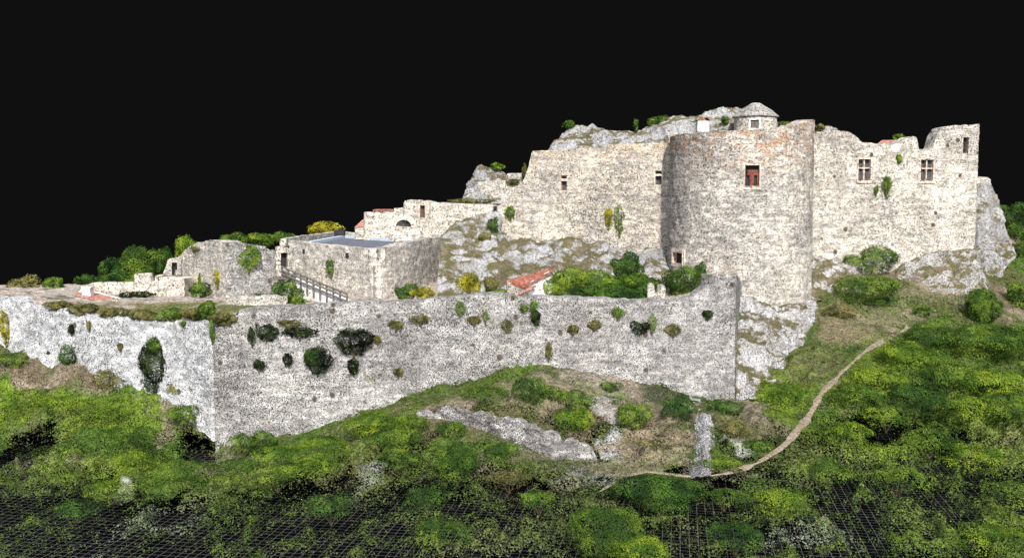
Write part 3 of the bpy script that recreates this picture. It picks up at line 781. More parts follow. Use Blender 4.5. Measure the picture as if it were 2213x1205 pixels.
# ------------------------------------------------------------------ rock faces
def rock(name, label, rows, mat, amp=0.5, scale=0.5, seed=1, nc=90, nr=50, back=5.0, group=None, cat="rock"):
    """a rock face through rows of measured points from top to foot, closed by a back that runs into the hill"""
    R = []
    for row in rows:
        q = np.array([P(*p) for p in row]); f = np.array([p[0] for p in row], float); f = (f - f[0]) / (f[-1] - f[0])
        t = np.linspace(0, 1, nc); R.append(np.stack([np.interp(t, f, q[:, i]) for i in range(3)], -1))
    R = np.array(R); k = np.linspace(0, 1, len(rows)); t = np.linspace(0, 1, nr)
    G = np.empty((nr, nc, 3))
    for j in range(nc):
        for i in range(3): G[:, j, i] = np.interp(t, k, R[:, j, i])
    du = np.gradient(G, axis=1); dv = np.gradient(G, axis=0)
    Nn = np.cross(du, dv); Nn /= np.linalg.norm(Nn, axis=-1, keepdims=True) + 1e-9
    flip = np.sum(Nn * (np.array((0, 0, EYE)) - G), -1).mean() < 0
    if flip: Nn = -Nn
    d = ridged(G, scale, seed, 5) * amp + 0.35 * amp * fbm(G, scale * 4, seed + 3, 4)
    # blocky fracture
    st = np.floor(fbm(G, scale * 1.3, seed + 9, 3) * 5) / 5
    d = d + st * amp * 0.8
    e = np.minimum(np.minimum(np.linspace(0, 1, nc), np.linspace(1, 0, nc))[None] * 12, 1.0)
    G2 = G + Nn * (d * (0.35 + 0.65 * e))[..., None]
    G2[..., 2] += 0.3 * amp * fbm(G, scale * 2.2, seed + 21, 3)
    bk = G2.copy(); bk[..., 1] += back; bk[..., 2] -= 0.6; 
    V = np.concatenate([G2.reshape(-1, 3), bk.reshape(-1, 3)]); n0 = nr * nc
    F = []
    idx = np.arange(n0).reshape(nr, nc)
    A = np.stack([idx[:-1, :-1], idx[1:, :-1], idx[1:, 1:], idx[:-1, 1:]], -1).reshape(-1, 4)
    B = A[:, ::-1] + n0
    E = []
    for a, b in ((idx[0, :-1], idx[0, 1:]), (idx[-1, 1:], idx[-1, :-1]), (idx[1:, 0], idx[:-1, 0]), (idx[:-1, -1], idx[1:, -1])):
        E.append(np.stack([a, b, b + n0, a + n0], -1))
    F = np.concatenate([A, B] + E)
    o = new_mesh(name, V, F, mat, None, origin=G2[-1, nc // 2])
    return tag(o, label, cat, group)

rock("rock_face", "grey limestone cliff under the cream keep wall, above the courtyard trees",
     [[(955,512,91.5),(985,480,93),(1040,466,95),(1070,470,96),(1082,500,96.4),(1100,522,96),(1300,533,93),(1462,548,90)],
      [(950,560,89),(1040,530,91.5),(1100,550,91),(1300,565,90),(1465,575,88)],
      [(945,610,86),(1040,600,87),(1300,610,86),(1465,610,86)],
      [(945,660,82),(1100,655,82),(1300,650,82),(1468,650,82)]], M['rock'], 0.75, 0.36, 11, 190, 80, 6, cat="cliff")
rock("rock_face", "white limestone footing under the round tower",
     [[(1582,640,80.5),(1640,652,81.3),(1700,662,81.8),(1735,656,83),(1752,645,84.5),(1766,660,86)],
      [(1588,720,77.5),(1650,720,78),(1720,715,80),(1760,700,83),(1778,705,85)],
      [(1592,800,74.6),(1640,800,75.5),(1700,780,77.5),(1750,745,81),(1785,735,83)],
      [(1592,885,71.8),(1640,872,72.6),(1690,830,74.5),(1740,790,78),(1790,760,81.5)]], M['rock_base'], 0.5, 0.5, 12, 110, 90, 5, cat="rock")
rock("rock_face", "small grey rock ledge just right of the round tower's foot",
     [[(1738,552,90.1),(1790,562,89.6),(1830,575,89.2),(1852,588,89.2)],[(1735,600,87.8),(1780,600,88),(1820,605,88),(1858,612,88)],[(1735,655,84.8),(1780,650,85.5),(1805,645,86),(1862,630,87)]],
     M['rock_ledge'], 0.4, 0.6, 13, 60, 50, 4)
rock("rock_face", "white rocky ledge under the right end of the pale ruined wall",
     [[(1940,580,90.3),(1985,556,90.6),(2040,543,90.8),(2105,538,91.4),(2122,540,92)],[(1935,605,89.6),(2000,590,89.7),(2060,590,89.6),(2110,575,90.7),(2128,575,92)],[(1935,650,89.2),(2040,635,88.8),(2080,625,89.2),(2115,610,90.2),(2135,605,91.5)],[(1935,690,88.3),(2060,680,88.0),(2110,660,89.6),(2150,640,91)]],
     M['rock_ledge'], 0.4, 0.6, 14, 110, 70, 4)
rock("rock_face", "steep white rock slope falling away at the right edge of the castle",
     [[(2104,398,98.5),(2126,396,99),(2142,408,100)],[(2108,460,97.2),(2134,450,98),(2162,458,99.5)],[(2116,540,96),(2145,525,97),(2186,522,99)],[(2130,620,94.5),(2160,600,95.5),(2196,550,98)]],
     M['rock'], 0.55, 0.5, 15, 60, 80, 5)
rock("rock_face", "long grey crag on the hilltop behind the keep wall",
     [[(1188,318,106),(1205,300,107),(1214,288,108),(1232,278,109),(1262,275,109),(1292,279,109),(1330,286,109),(1385,285,109),(1418,268,109),(1440,258,108),(1505,252,108),(1525,240,108),(1545,235,108),(1590,236,109),(1620,246,109),(1682,268,109),(1700,275,109)],
      [(1182,326,104.5),(1240,305,106),(1330,310,106),(1420,300,106),(1500,285,106),(1560,275,106.5),(1700,285,106)],
      [(1176,345,102),(1300,345,103),(1420,345,103),(1560,340,103),(1705,340,103)]], M['rock_top'], 0.5, 0.5, 16, 220, 60, 7, cat="crag")
rock("rock_face", "white boulders peeping over the ruined wall right of the tower",
     [[(1752,287,99),(1770,278,99),(1785,272,99.5),(1800,273,99.5),(1812,284,99.5)],[(1748,320,98),(1785,320,98),(1818,320,98)]], M['rock_top'], 0.3, 0.9, 17, 40, 30, 3)
rock("rock_face", "rounded grey crag standing on the skyline left of the keep wall",
     [[(1003,425,108),(1010,400,108.5),(1020,374,109),(1035,362,109.5),(1058,360,109.5),(1078,364,109.5),(1090,376,109.5),(1100,386,109.5)],[(998,430,106.5),(1040,405,107),(1105,400,108)],[(992,450,105),(1040,450,105.5),(1110,440,106)]],
     M['rock_top'], 0.5, 0.5, 18, 70, 50, 5, cat="crag")
def GD(px, py, off): return (px, py, ray_ground(px, py)[1] - off)
rock("rock_face", "tall narrow white rock rib on the slope below the wall's right corner",
     [[GD(1506,888,.1),GD(1520,884,.6),GD(1536,890,.1)],[GD(1500,935,.2),GD(1522,935,1.3),GD(1546,940,.2)],[GD(1496,985,.2),GD(1520,985,1.3),GD(1545,990,.2)],[GD(1492,1035,.2),GD(1512,1035,.8),GD(1535,1030,.2)]],
     M['rock_bare'], 0.25, 0.9, 19, 50, 90, 2.5)
rock("rock_face", "small white rock knob between the outer wall and the tall white rib",
     [[GD(1488,848,-.2),GD(1500,846,.2),GD(1512,850,-.2)],[GD(1488,865,.0),GD(1502,864,.7),GD(1516,866,.0)],[GD(1488,890,.0),GD(1502,890,.5),GD(1520,890,.0)]], M['rock_bare'], 0.18, 1.2, 20, 30, 30, 2)

# retaining wall of dry stones on the slope
dwp = []
for (x, yt, yb) in [(898,880,896),(950,877,899),(1000,881,910),(1050,887,924),(1100,895,942),(1150,908,962),(1200,927,982),(1250,948,994),(1275,958,998),(1285,985,1002)]:
    D = ray_ground(x, yb)[1] - 0.25
    dwp.append((x, yt + 8, yb, D - .2 + max(0, x - 1225) * .012))
dw = Wall(dwp, thick=0.5, rough=0.34, ragged=0.4, batter=0.05, deep=1.0, seed=21, step=0.18)
tag(dw.build("dry_stone_wall", M['rubble']), "low curving dry stone retaining wall on the slope in front", "wall")

# ------------------------------------------------------------------ path
def ribbon(name, label, pts, width, mat):
    q = np.array([ray_ground(a, b) for a, b in pts])
    d = np.r_[0, np.cumsum(np.linalg.norm(np.diff(q[:, :2], axis=0), axis=1))]
    s = np.arange(0, d[-1], 0.25)
    x = np.interp(s, d, q[:, 0]); y = np.interp(s, d, q[:, 1])
    x += 0.12 * fbm(np.stack([s, 0 * s, 0 * s], -1), 0.4, 5, 3)
    ker = np.ones(9) / 9; xp = np.pad(x, 4, 'edge'); yp = np.pad(y, 4, 'edge'); x = np.convolve(xp, ker, 'valid'); y = np.convolve(yp, ker, 'valid')
    tx, ty = np.gradient(x), np.gradient(y); L = np.hypot(tx, ty); nx, ny = -ty / L, tx / L
    w = width * (1 + 1.1 * fbm(np.stack([s, 0 * s + 5, 0 * s], -1), 0.7, 6, 3))
    V = []; cols = np.linspace(-1, 1, 7)
    for c in cols:
        X = x + nx * w * c; Y = y + ny * w * c
        V.append(np.stack([X, Y, hill_height(X, Y) + 0.05 - 0.03 * abs(c)], -1))
    V = np.array(V); n = len(s); idx = np.arange(7 * n).reshape(7, n)
    F = np.stack([idx[:-1, :-1], idx[1:, :-1], idx[1:, 1:], idx[:-1, 1:]], -1).reshape(-1, 4)
    o = new_mesh(name, V.reshape(-1, 3), F, mat, smooth=True)
    tag(o, None, None, kind='structure'); o['label'] = label
ribbon("path", "trodden footpath climbing to the right", PATH_PX[:10], 0.21, M['path'])
ribbon("path", "thin trodden track below the dry stone wall", PATH_PX[9:], 0.12, M['path'])

# ------------------------------------------------------------------ left ruins, roofed building, upper houses
def part_wall(parent, pts, mat, name="wall", **k):
    w = Wall(pts, **k); return w, w.build(name, mat, parent)

# square ruined tower on the left
ru = empty("ruined_tower", P(487, 640, 81.5), "square ruined stone block with an ivy-grown grey side, left of the flat-roofed building", "ruin")
ruw, ao = part_wall(ru, [(392,552,645,88.5),(397,542,645,88.2),(404,538,645,87.8),(412,530,645,87.2),(422,525,645,86.5),(470,522,645,82.8),(486,523,645,81.5)], M['ruin'], thick=1.5, rough=0.12, ragged=0.2, deep=1, seed=31)
b_, bo = part_wall(ru, [(487,523,645,81.5),(500,523,645,81.8),(530,526,645,82.4),(560,530,645,83),(575,531,645,83.3),(580,538,645,83.4),(596,541,645,83.6)], M['bastion'], thick=1.5, rough=0.12, ragged=0.2, deep=1, seed=32)
m = MB(); q = [P(412,534,87.8), P(485,528,82.2), P(600,543,84.2), P(570,527,90), P(440,524,92)]
m.slab([p - np.array((0, 0, .25)) for p in q], (0, 0, -0.3)); m.build("top", M['ruin'], ru)
pr = Wall([(594,533,610,83.4),(600,532,610,83.2),(624,534,610,83.6),(630,534,610,83.8)], thick=1.6, rough=0.06, ragged=0.1, deep=2.5, seed=33)
d1 = pr.opening(607, 546, 622, 578)
pro = pr.build("doorway_pier", M['ruin'], ru)
O, R, N, w, h = pr.frame(d1); mm = MB(); reveal(mm, O, R, N, w, h, .6); mm.build("door_frame", M['trim'], pro, origin=O)
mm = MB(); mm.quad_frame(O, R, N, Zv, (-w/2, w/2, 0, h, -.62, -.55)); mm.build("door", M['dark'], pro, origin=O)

# broken arch wall and parapets further left
aw = Wall([(352,592,625,89.5),(358,577,625,89.4),(362,562,625,89.3),(372,557,625,89.1),(384,556,625,88.9),(396,548,625,88.5),(400,545,625,88.4)], thick=0.9, rough=0.08, ragged=0.12, deep=1, seed=34)
ad = aw.opening(371, 567, 383, 600)
awo = tag(aw.build("arch_wall", M['ruin']), "stepped broken wall with a small open arch beside the square ruin", "ruin")
lw = Wall([(168,630,645,92),(185,617,645,91.8),(200,611,645,91.6),(290,609,645,90.6),(291,592,645,90.58),(317,591,645,90.3),(319,609,645,90.25),(333,609,645,90.1),(335,595,645,90),(352,593,645,89.9)], thick=0.9, rough=0.06, ragged=0.08, deep=1, seed=35)
tag(lw.build("parapet_wall", M['ruin_light']), "low cream parapet wall with two merlons in front of the left trees", "wall")
lb = Wall([(340,602,645,85.6),(352,600,645,85.5),(392,601,645,85.2),(398,602,645,85)], thick=3.0, rough=0.08, ragged=0.1, deep=1, seed=36)
tag(lb.build("low_wall", M['ruin_light']), "low cream wall with a grassy top left of the square ruin", "wall")
l2 = Wall([(488,646,664,73.6),(510,640,664,73.7),(560,639,664,74),(600,639,664,74.3),(621,640,664,74.5)], thick=0.8, rough=0.1, ragged=0.14, deep=.6, seed=37)
tag(l2.build("low_wall", M['ruin']), "short pale wall standing right behind the front wall's top, left of the stairs", "wall")

# flat-roofed building
fb = empty("flat_roofed_building", P(815, 650, 83), "stone building with a flat grey gravel roof in the middle of the castle", "building")
A_, Ao = part_wall(fb, [(621,518,655,92),(640,521,655,91.3),(700,528,655,88.4),(760,534,655,85.6),(800,538,655,83.8),(815,539,655,83.2)], M['ruin'], thick=0.9, rough=0.08, ragged=0.08, deep=1, seed=41)
B_, Bo = part_wall(fb, [(815,539,655,83.2),(838,534,655,85),(880,524,655,89),(930,515,655,95),(968,510,650,99)], M['ruin'], thick=0.9, rough=0.1, ragged=0.1, deep=1, seed=42)
for (x0, y0, x1, y1) in ((654,538,660,548), (748,546,754,556)):
    pass
C_, Co = part_wall(fb, [(618,516,530,92),(660,509,530,100),(735,500,520,116),(742,500,520,116.3)], M['ruin_light'], name="parapet", thick=0.6, rough=0.05, ragged=0.06, deep=.3, seed=43)
D_, Do = part_wall(fb, [(738,500,520,116),(800,505,520,110),(870,511,525,104),(930,513,525,99)], M['ruin_light'], name="parapet", thick=0.6, rough=0.06, ragged=0.1, deep=.3, seed=44)
zr = P(800, 540, 83.6)[2] - 0.15
def rp(px, D): return np.array((P(px, 530, D)[0], D, zr))
m = MB(); m.slab([rp(806,84.0), rp(945,99), rp(742,117), rp(624,92.6)], (0, 0, -.3)); roof = m.build("roof", M['flatroof'], fb)
m = MB()
for p0, p1 in ((rp(634,92.6), rp(741,115)), (rp(741,115), rp(915,99))):
    d = p1 - p0; L = np.linalg.norm(d); d /= L; nn = np.cross(d, (0, 0, 1.))
    m.quad_frame(p0, d, nn, Zv, (0, L, .004, .28, .02, .55))
m.build("flashing", M['flashing'], roof)
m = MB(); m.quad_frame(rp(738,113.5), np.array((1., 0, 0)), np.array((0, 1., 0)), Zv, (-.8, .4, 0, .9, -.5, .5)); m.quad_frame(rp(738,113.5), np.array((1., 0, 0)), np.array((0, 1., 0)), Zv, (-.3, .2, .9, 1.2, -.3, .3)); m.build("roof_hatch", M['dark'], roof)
for (x0, y0, x1, y1) in ((654,538,660,548), (747,546,754,557)):
    q, z1 = A_.hit((x0 + x1) / 2, y0); _, z0 = A_.hit((x0 + x1) / 2, y1); pA = A_.at(q); Nn = A_.nrm(q); Rr = np.cross((0, 0, 1.), Nn)
    O = np.array((pA[0], pA[1], z0)) + Nn * 0.06; ww_ = (x1 - x0) * px_size(pA[1]) / 2 * 1.2
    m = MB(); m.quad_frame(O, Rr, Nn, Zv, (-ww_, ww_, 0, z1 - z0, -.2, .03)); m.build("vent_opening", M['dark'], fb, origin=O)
m = MB(); O = P(846, 590, 85.2)
for i in range(2): pass
bt = Wall([(822,575,655,82.9),(834,548,655,83.6),(846,560,655,84.4),(853,580,655,85)], thick=.8, rough=.1, ragged=.15, deep=.6, seed=45)
bt.build("buttress", M['ruin'], fb)

# stairs with a wooden railing along the building
st0, st1 = P(612, 602, 83), P(752, 662, 77)
m = MB(); n = 22
for i in range(n):
    t0 = i / n; a0 = st0 * (1 - t0) + st1 * t0; a1 = st0 * (1 - (i + 1) / n) + st1 * (i + 1) / n
    m.slab([a0, a1 * [1, 1, 0] + [0, 0, a0[2]], a1 * [1, 1, 0] + [1.0, 1.0, a0[2]], a0 + [1.0, 1.0, 0]], (0, 0, -2.5))
tag(m.build("stone_stairs", M['plaster'], None, origin=st1), "narrow stone stairs climbing along the flat-roofed building to a doorway", "stairs")
ra = empty("wooden_railing", st1, "grey wooden railing running down beside the stone stairs", "railing")
m2 = MB(); npst = 11
for i in range(npst):
    t = i / (npst - 1); p = st0 * (1 - t) + st1 * t + np.array((-0.05, -0.1, 0))
    m = MB(); m.tube([p - [0, 0, .4], p + [0, 0, 1.1]], 0.1, 6); m.build("post", M['wood'], ra)
for h in (0.45, 0.75, 1.05):
    m = MB(); m.tube([st0 + [-.05, -.18, h], (st0 + st1) / 2 + [-.05, -.18, h - .04], st1 + [-.05, -.18, h]], 0.085, 6); m.build("rail", M['wood'], ra)
m = MB(); a0 = P(607, 596, 83.2)
m.box(a0 + [-.3, -.6, -.25], a0 + [1.2, .8, 0]); m.build("landing", M['wood'], ra)

# upper ruined house
uh = empty("ruined_house", P(860, 500, 106), "cream ruined house with a broken gable and a hollow arch above the flat roof", "ruin")
part_wall(uh, [(786,459,505,108),(790,458,505,107.9),(850,456,505,107),(852,449,505,106.9),(872,448,505,106.7)], M['ruin_light'], thick=.9, rough=.06, ragged=.08, deep=1, seed=51)
w5 = Wall([(872,440,505,105.5),(876,433,505,105.4),(905,432,505,105),(930,434,505,104.6),(946,440,505,104.4)], thick=.9, rough=.1, ragged=.14, deep=1, seed=52)
op5 = w5.opening(908, 444, 918, 470)
w5o = w5.build("wall", M['ruin_light'], uh)
O, R, N, w, h = w5.frame(op5); mm = MB(); reveal(mm, O, R, N, w, h, .5); f5 = mm.build("doorway", plain("rusty_earth", (.34, .2, .11), .3, 3), uh, origin=O)
mm = MB(); mm.quad_frame(O, R, N, Zv, (-w/2, w/2, 0, h, -.52, -.45)); mm.build("recess", M['pane'], f5, origin=O)
# the hollow half dome of an old oven
c = P(872, 491, 102.5); m = MB(); rings = []
for i in range(9):
    a = math.pi / 2 * i / 8 * 0.98
    base = len(m.v)
    for j in range(17):
        b = math.pi * (j / 16); r = 1.35 * math.cos(a)
        m.v.append(c + np.array((r * math.cos(b), 1.2 * math.sin(b) * math.cos(a) * .9, 1.25 * math.sin(a))))
    if i:
        for j in range(16): m.f.append((base - 17 + j, base - 16 + j, base + j + 1, base + j))
arch = []
for i in range(13):
    a = math.pi * i / 12
    arch.append((math.cos(a), math.sin(a)))
for i in range(12):
    p0, p1 = arch[i], arch[i + 1]
    q = [c + np.array((k * p[0], 0, k * p[1] * .95)) for p, k in ((p0, 1.45), (p1, 1.45), (p1, .85), (p0, .85))]
    m.slab(q, (0, .35, 0))
m.build("oven_arch", M['ruin_light'], uh, smooth=False)
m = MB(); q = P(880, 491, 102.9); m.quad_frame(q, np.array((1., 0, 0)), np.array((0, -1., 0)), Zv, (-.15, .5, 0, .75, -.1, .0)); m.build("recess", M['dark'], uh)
part_wall(uh, [(842,489,510,101.5),(905,492,510,101),(935,485,510,100.8),(972,487,512,100)], M['ruin_light'], name="low_wall", thick=.8, rough=.1, ragged=.15, deep=.6, seed=53)
part_wall(uh, [(905,478,500,103),(940,476,500,102.5),(968,478,500,102)], M['ruin_light'], name="low_wall", thick=.8, rough=.08, ragged=.1, deep=.6, seed=54)
m = MB(); m.slab([P(806,453,110), P(850,453,109.5), P(848,451.5,112), P(812,451.5,112.5)], (0, 0, -.15)); m.build("roof", M['tile'], uh)
sh = empty("lean_to", P(776, 495, 109), "tiny cream lean-to with a pink tile roof at the left end of the ruined house", "hut")
part_wall(sh, [(767,490,505,109),(786,488,505,108.6)], M['ruin_light'], thick=.8, rough=.04, ragged=.04, deep=.6, seed=55)
m = MB(); m.slab([P(766,491,108.9), P(787,489,108.5), P(787,474,110.5), P(783,475,110.7)], (0, 0.1, -.12)); m.build("roof", M['tile_pale'], sh)
uw = Wall([(928,438,475,103.8),(985,438,475,102.5),(1030,441,472,101.5),(1066,446,470,100.8)], thick=2.5, rough=.1, ragged=.1, deep=1, seed=56)
tag(uw.build("terrace_wall", M['ruin_light']), "long cream terrace wall with grass along its top, left of the keep wall", "wall")
u2 = Wall([(1032,392,440,106.6),(1080,391,440,106),(1128,392,440,105.4)], thick=1.5, rough=.1, ragged=.1, deep=.6, seed=57)
tag(u2.build("terrace_wall", M['ruin']), "cream wall below the rounded grey crag", "wall")
u3 = Wall([(1094,374,395,108.6),(1130,373,395,108)], thick=1.5, rough=.1, ragged=.1, deep=.6, seed=58)
tag(u3.build("terrace_wall", M['ruin']), "short upper wall between the rounded crag and the keep wall", "wall")

# little house with a red roof and chimney behind the white wall
lh = empty("small_house", P(205, 650, 80), "low house with a faded red roof and a white chimney behind the white wall", "house")
m = MB(); m.slab([P(163,633,79.8), P(232,651,77.5), P(248,643,79.5), P(193,628,82.5)], (0, 0, -.2)); m.build("roof", M['tile_pale'], lh)
m = MB(); m.box(P(189,640,79.6) + [-.3, -.3, 0], P(189,622,79.6) + [.35, .35, 0]); m.box(P(189,622,79.6) + [-.37, -.37, 0], P(189,622,79.6) + [.42, .42, .12]); m.build("chimney", M['plaster'], lh)
part_wall(lh, [(203,629,650,83),(225,637,652,81),(250,644,655,79.8)], M['plaster'], thick=.4, rough=.03, ragged=.05, deep=.4, seed=59)

# shed with the red roof in the courtyard
sd_ = empty("shed", P(1150, 640, 78), "courtyard shed with a sloping red tile roof and a white gable", "shed")
m = MB(); m.slab([P(1092,606,79.5), P(1134,619,77.2), P(1196,583,79.6), P(1193,577,83.5)], (0, 0, -.18)); m.build("roof", M['tile'], sd_)
m = MB(); m.slab([P(1118,634,77.0), P(1150,620,76.9), P(1158,615,77.8), P(1128,627,78.2)], (0, 0, -.15)); m.build("lean_to_roof", M['tile_pale'], sd_)
part_wall(sd_, [(1094,608,648,79.3),(1135,621,648,77.4)], M['ruin_light'], thick=.4, rough=.03, ragged=.02, deep=.6, seed=61)
part_wall(sd_, [(1135,622,650,77.4),(1165,604,650,78.6),(1194,586,650,80),(1200,592,650,80.3)], M['plaster'], name="gable", thick=.4, rough=.04, ragged=.08, deep=.6, seed=62)
aw2 = Wall([(1400,618,650,76.2),(1404,611,650,76.2),(1412,611,650,76.2),(1416,630,650,76.25),(1425,634,650,76.3),(1428,615,650,76.35),(1434,614,650,76.4),(1438,622,650,76.45)], thick=.6, rough=.1, ragged=.15, deep=.5, seed=63)
tag(aw2.build("broken_wall", M['ruin']), "small broken grey wall with a gap, under the courtyard's right trees", "ruin")

# hilltop huts
def cone_hut():
    c = P(1632, 280, 104.5); r = 2.25
    h = empty("round_hut", c, "round stone hut with a conical slate roof on the hilltop behind the tower", "hut")
    pl = []
    for i in range(49):
        a = -math.pi + 2 * math.pi * i / 48
        pl.append((c[0] + r * math.sin(a + math.pi), c[1] + r * math.cos(a + math.pi), P(1632, 254, 104.5)[2], c[2] - 1.0))
    w = Wall(pl, thick=.4, rough=.05, ragged=.03, seed=71, world=True, closed=True, step=.18)
    op = w.opening(1622, 259, 1640, 277)
    wo = w.build("wall", M['ruin_light'], h)
    O, R, N, ww, hh = w.frame(op); mm = MB(); reveal(mm, O, R, N, ww, hh, .25, .18); fr = mm.build("door_frame", M['plaster'], wo, origin=O)
    mm = MB(); mm.quad_frame(O, R, N, Zv, (-ww/2, ww/2, 0, hh, -.25, -.18)); mm.build("door", M['wood'], fr, origin=O)
    z0 = P(1632, 253, 104.5)[2]; z1 = P(1632, 223, 104.5)[2]; m = MB(); n = 40
    prof = [(r + .2, z0 - .06), (r + .18, z0 + .04), (r * .72, z0 + (z1 - z0) * .5), (.55, z0 + (z1 - z0) * .95), (.42, z1), (0.01, z1 + .02)]
    for k, (rr, z) in enumerate(prof):
        for i in range(n):
            a = 2 * math.pi * i / n; j = 1 + .02 * math.sin(i * 2.3 + k)
            m.v.append(np.array((c[0] + rr * j * math.cos(a), c[1] + rr * j * math.sin(a), z)))
        if k:
            for i in range(n): m.f.append(((k-1)*n+i, (k-1)*n+(i+1)%n, k*n+(i+1)%n, k*n+i))
    m.f.append(tuple(range(n))[::-1])
    m.build("roof", M['thatch'], h)
cone_hut()
wh = empty("white_hut", P(1518, 282, 103), "tiny white plastered hut with an orange tile roof left of the round hut", "hut")
a0 = P(1506, 285, 103); a1 = P(1531, 262, 103)
m = MB(); m.box((a0[0], 102.6, a0[2]), (a1[0], 103.8, a1[2])); m.build("wall", M['plaster'], wh)
m = MB(); m.slab([np.array((a0[0]-.05, 102.5, a1[2]+.01)), np.array((a1[0]-.3, 102.5, a1[2]+.35)), np.array((a1[0]-.3, 103.9, a1[2]+.35)), np.array((a0[0]-.05, 103.9, a1[2]+.01))], (0, 0, .12)); m.build("roof", M['tile'], wh)
m = MB(); m.slab([np.array((a1[0]-.3, 102.5, a1[2]+.35)), np.array((a1[0]+.1, 102.5, a1[2]+.05)), np.array((a1[0]+.1, 103.9, a1[2]+.05)), np.array((a1[0]-.3, 103.9, a1[2]+.35))], (0, 0, .1)); m.build("roof", M['tile'], wh)
rh = empty("house", P(1922, 318, 100), "house behind the broken wall top of which only a pink tile roof shows", "house")
m = MB(); m.slab([P(1893,313,98), P(1945,313,98), P(1946,302,101.5), P(1906,303,101.5)], (0, 0, -.2)); m.build("roof", M['tile_pale'], rh)
m = MB(); q0 = P(1896,314,98.3); q1 = P(1944,305,101)
m.box((q0[0], 98.3, 18), (q1[0], 101, q0[2] - .05)); m.build("wall", M['ruin'], rh)

# ------------------------------------------------------------------ trees and bushes
def foliage(center, rx, ry, rz, leaf, pal, seed, cover=1.3, nl=10, thin_low=0.0, cap=26000, ragged=0.42):
    rg = np.random.default_rng(seed)
    L = []
    for i in range(nl):
        d = rg.normal(size=3); d /= np.linalg.norm(d); d[2] = abs(d[2]) * 0.9 - 0.25
        f = rg.uniform(0.35, 0.85)
        L.append((d * f, rg.uniform(0.22, 0.52)))
    L.append((np.array((rg.uniform(-.2, .2), 0, -0.15)), 0.55)); L.append((np.array((rg.uniform(-.2, .2), 0, -0.45)), 0.55))
    R = np.array((rx, ry, rz))
    rm = (rx * ry * rz) ** (1 / 3)
    area = sum(4 * math.pi * (r * rm) ** 2 for _, r in L) * 0.5
    n = int(min(cap, max(500, area * cover * 2.2 / (leaf * leaf * 0.8))))
    tot = sum(r * r for _, r in L); pts, nor = [], []
    for c, r in L:
        k = max(8, int(2.6 * n * r * r / tot))
        d = rg.normal(size=(k, 3)); d /= np.linalg.norm(d, axis=1, keepdims=True)
        rr = r * (1 + 0.38 * fbm(d * 1.0 + c, 2.4, seed, 4) + 0.07 * rg.normal(size=k))
        pts.append(c + d * rr[:, None]); nor.append(d)
    p = np.concatenate(pts); nn = np.concatenate(nor)
    keep = np.ones(len(p), bool)
    for c, r in L: keep &= np.linalg.norm(p - c, axis=1) > r * 0.86
    keep &= p[:, 2] > -0.98
    rho = np.sqrt(p[:, 0] ** 2 + (p[:, 2] * 0.95) ** 2)
    keep &= rho + ragged * 1.7 * fbm(p, 2.6, seed + 77, 4) < 1.0 + 0.15 * (1 - ragged)
    if thin_low: keep &= rg.random(len(p)) < np.clip(1 - thin_low * (0.75 - nn[:, 2]), 0.05, 1)
    p, nn = p[keep], nn[keep]
    if len(p) > n:
        s = rg.choice(len(p), n, replace=False); p, nn = p[s], nn[s]
    W = p * R + center
    nn = nn / R * rm; nn += 0.27 * rg.normal(size=nn.shape); nn /= np.linalg.norm(nn, axis=1, keepdims=True)
    a = np.cross(nn, rg.normal(size=nn.shape)); a /= np.linalg.norm(a, axis=1, keepdims=True); b = np.cross(nn, a)
    sz = leaf * rg.uniform(0.55, 1.25, size=(len(p), 1))
    a = a * sz * 0.5; b = b * sz * 0.5 * 0.75
    V = np.stack([W - a - b * .3, W + b, W + a + b * .2, W - b], 1).reshape(-1, 3)
    F = np.arange(len(V)).reshape(-1, 4)
    n1 = fbm(W, 0.9 / max(rm * 0.55, .3), seed + 5, 3); pal = np.array(pal)
    t = np.clip(0.5 + n1 * 2.0 + 0.16 * rg.normal(size=len(p)), 0, 1) * (len(pal) - 1)
    i0 = np.minimum(t.astype(int), len(pal) - 2); fr = (t - i0)[:, None]
    C = pal[i0] * (1 - fr) + pal[i0 + 1] * fr
    C = C * rg.uniform(0.72, 1.28, size=(len(C), 1))
    C4 = np.repeat(np.c_[C, np.ones(len(C))], 4, axis=0)
    return V, F, C4

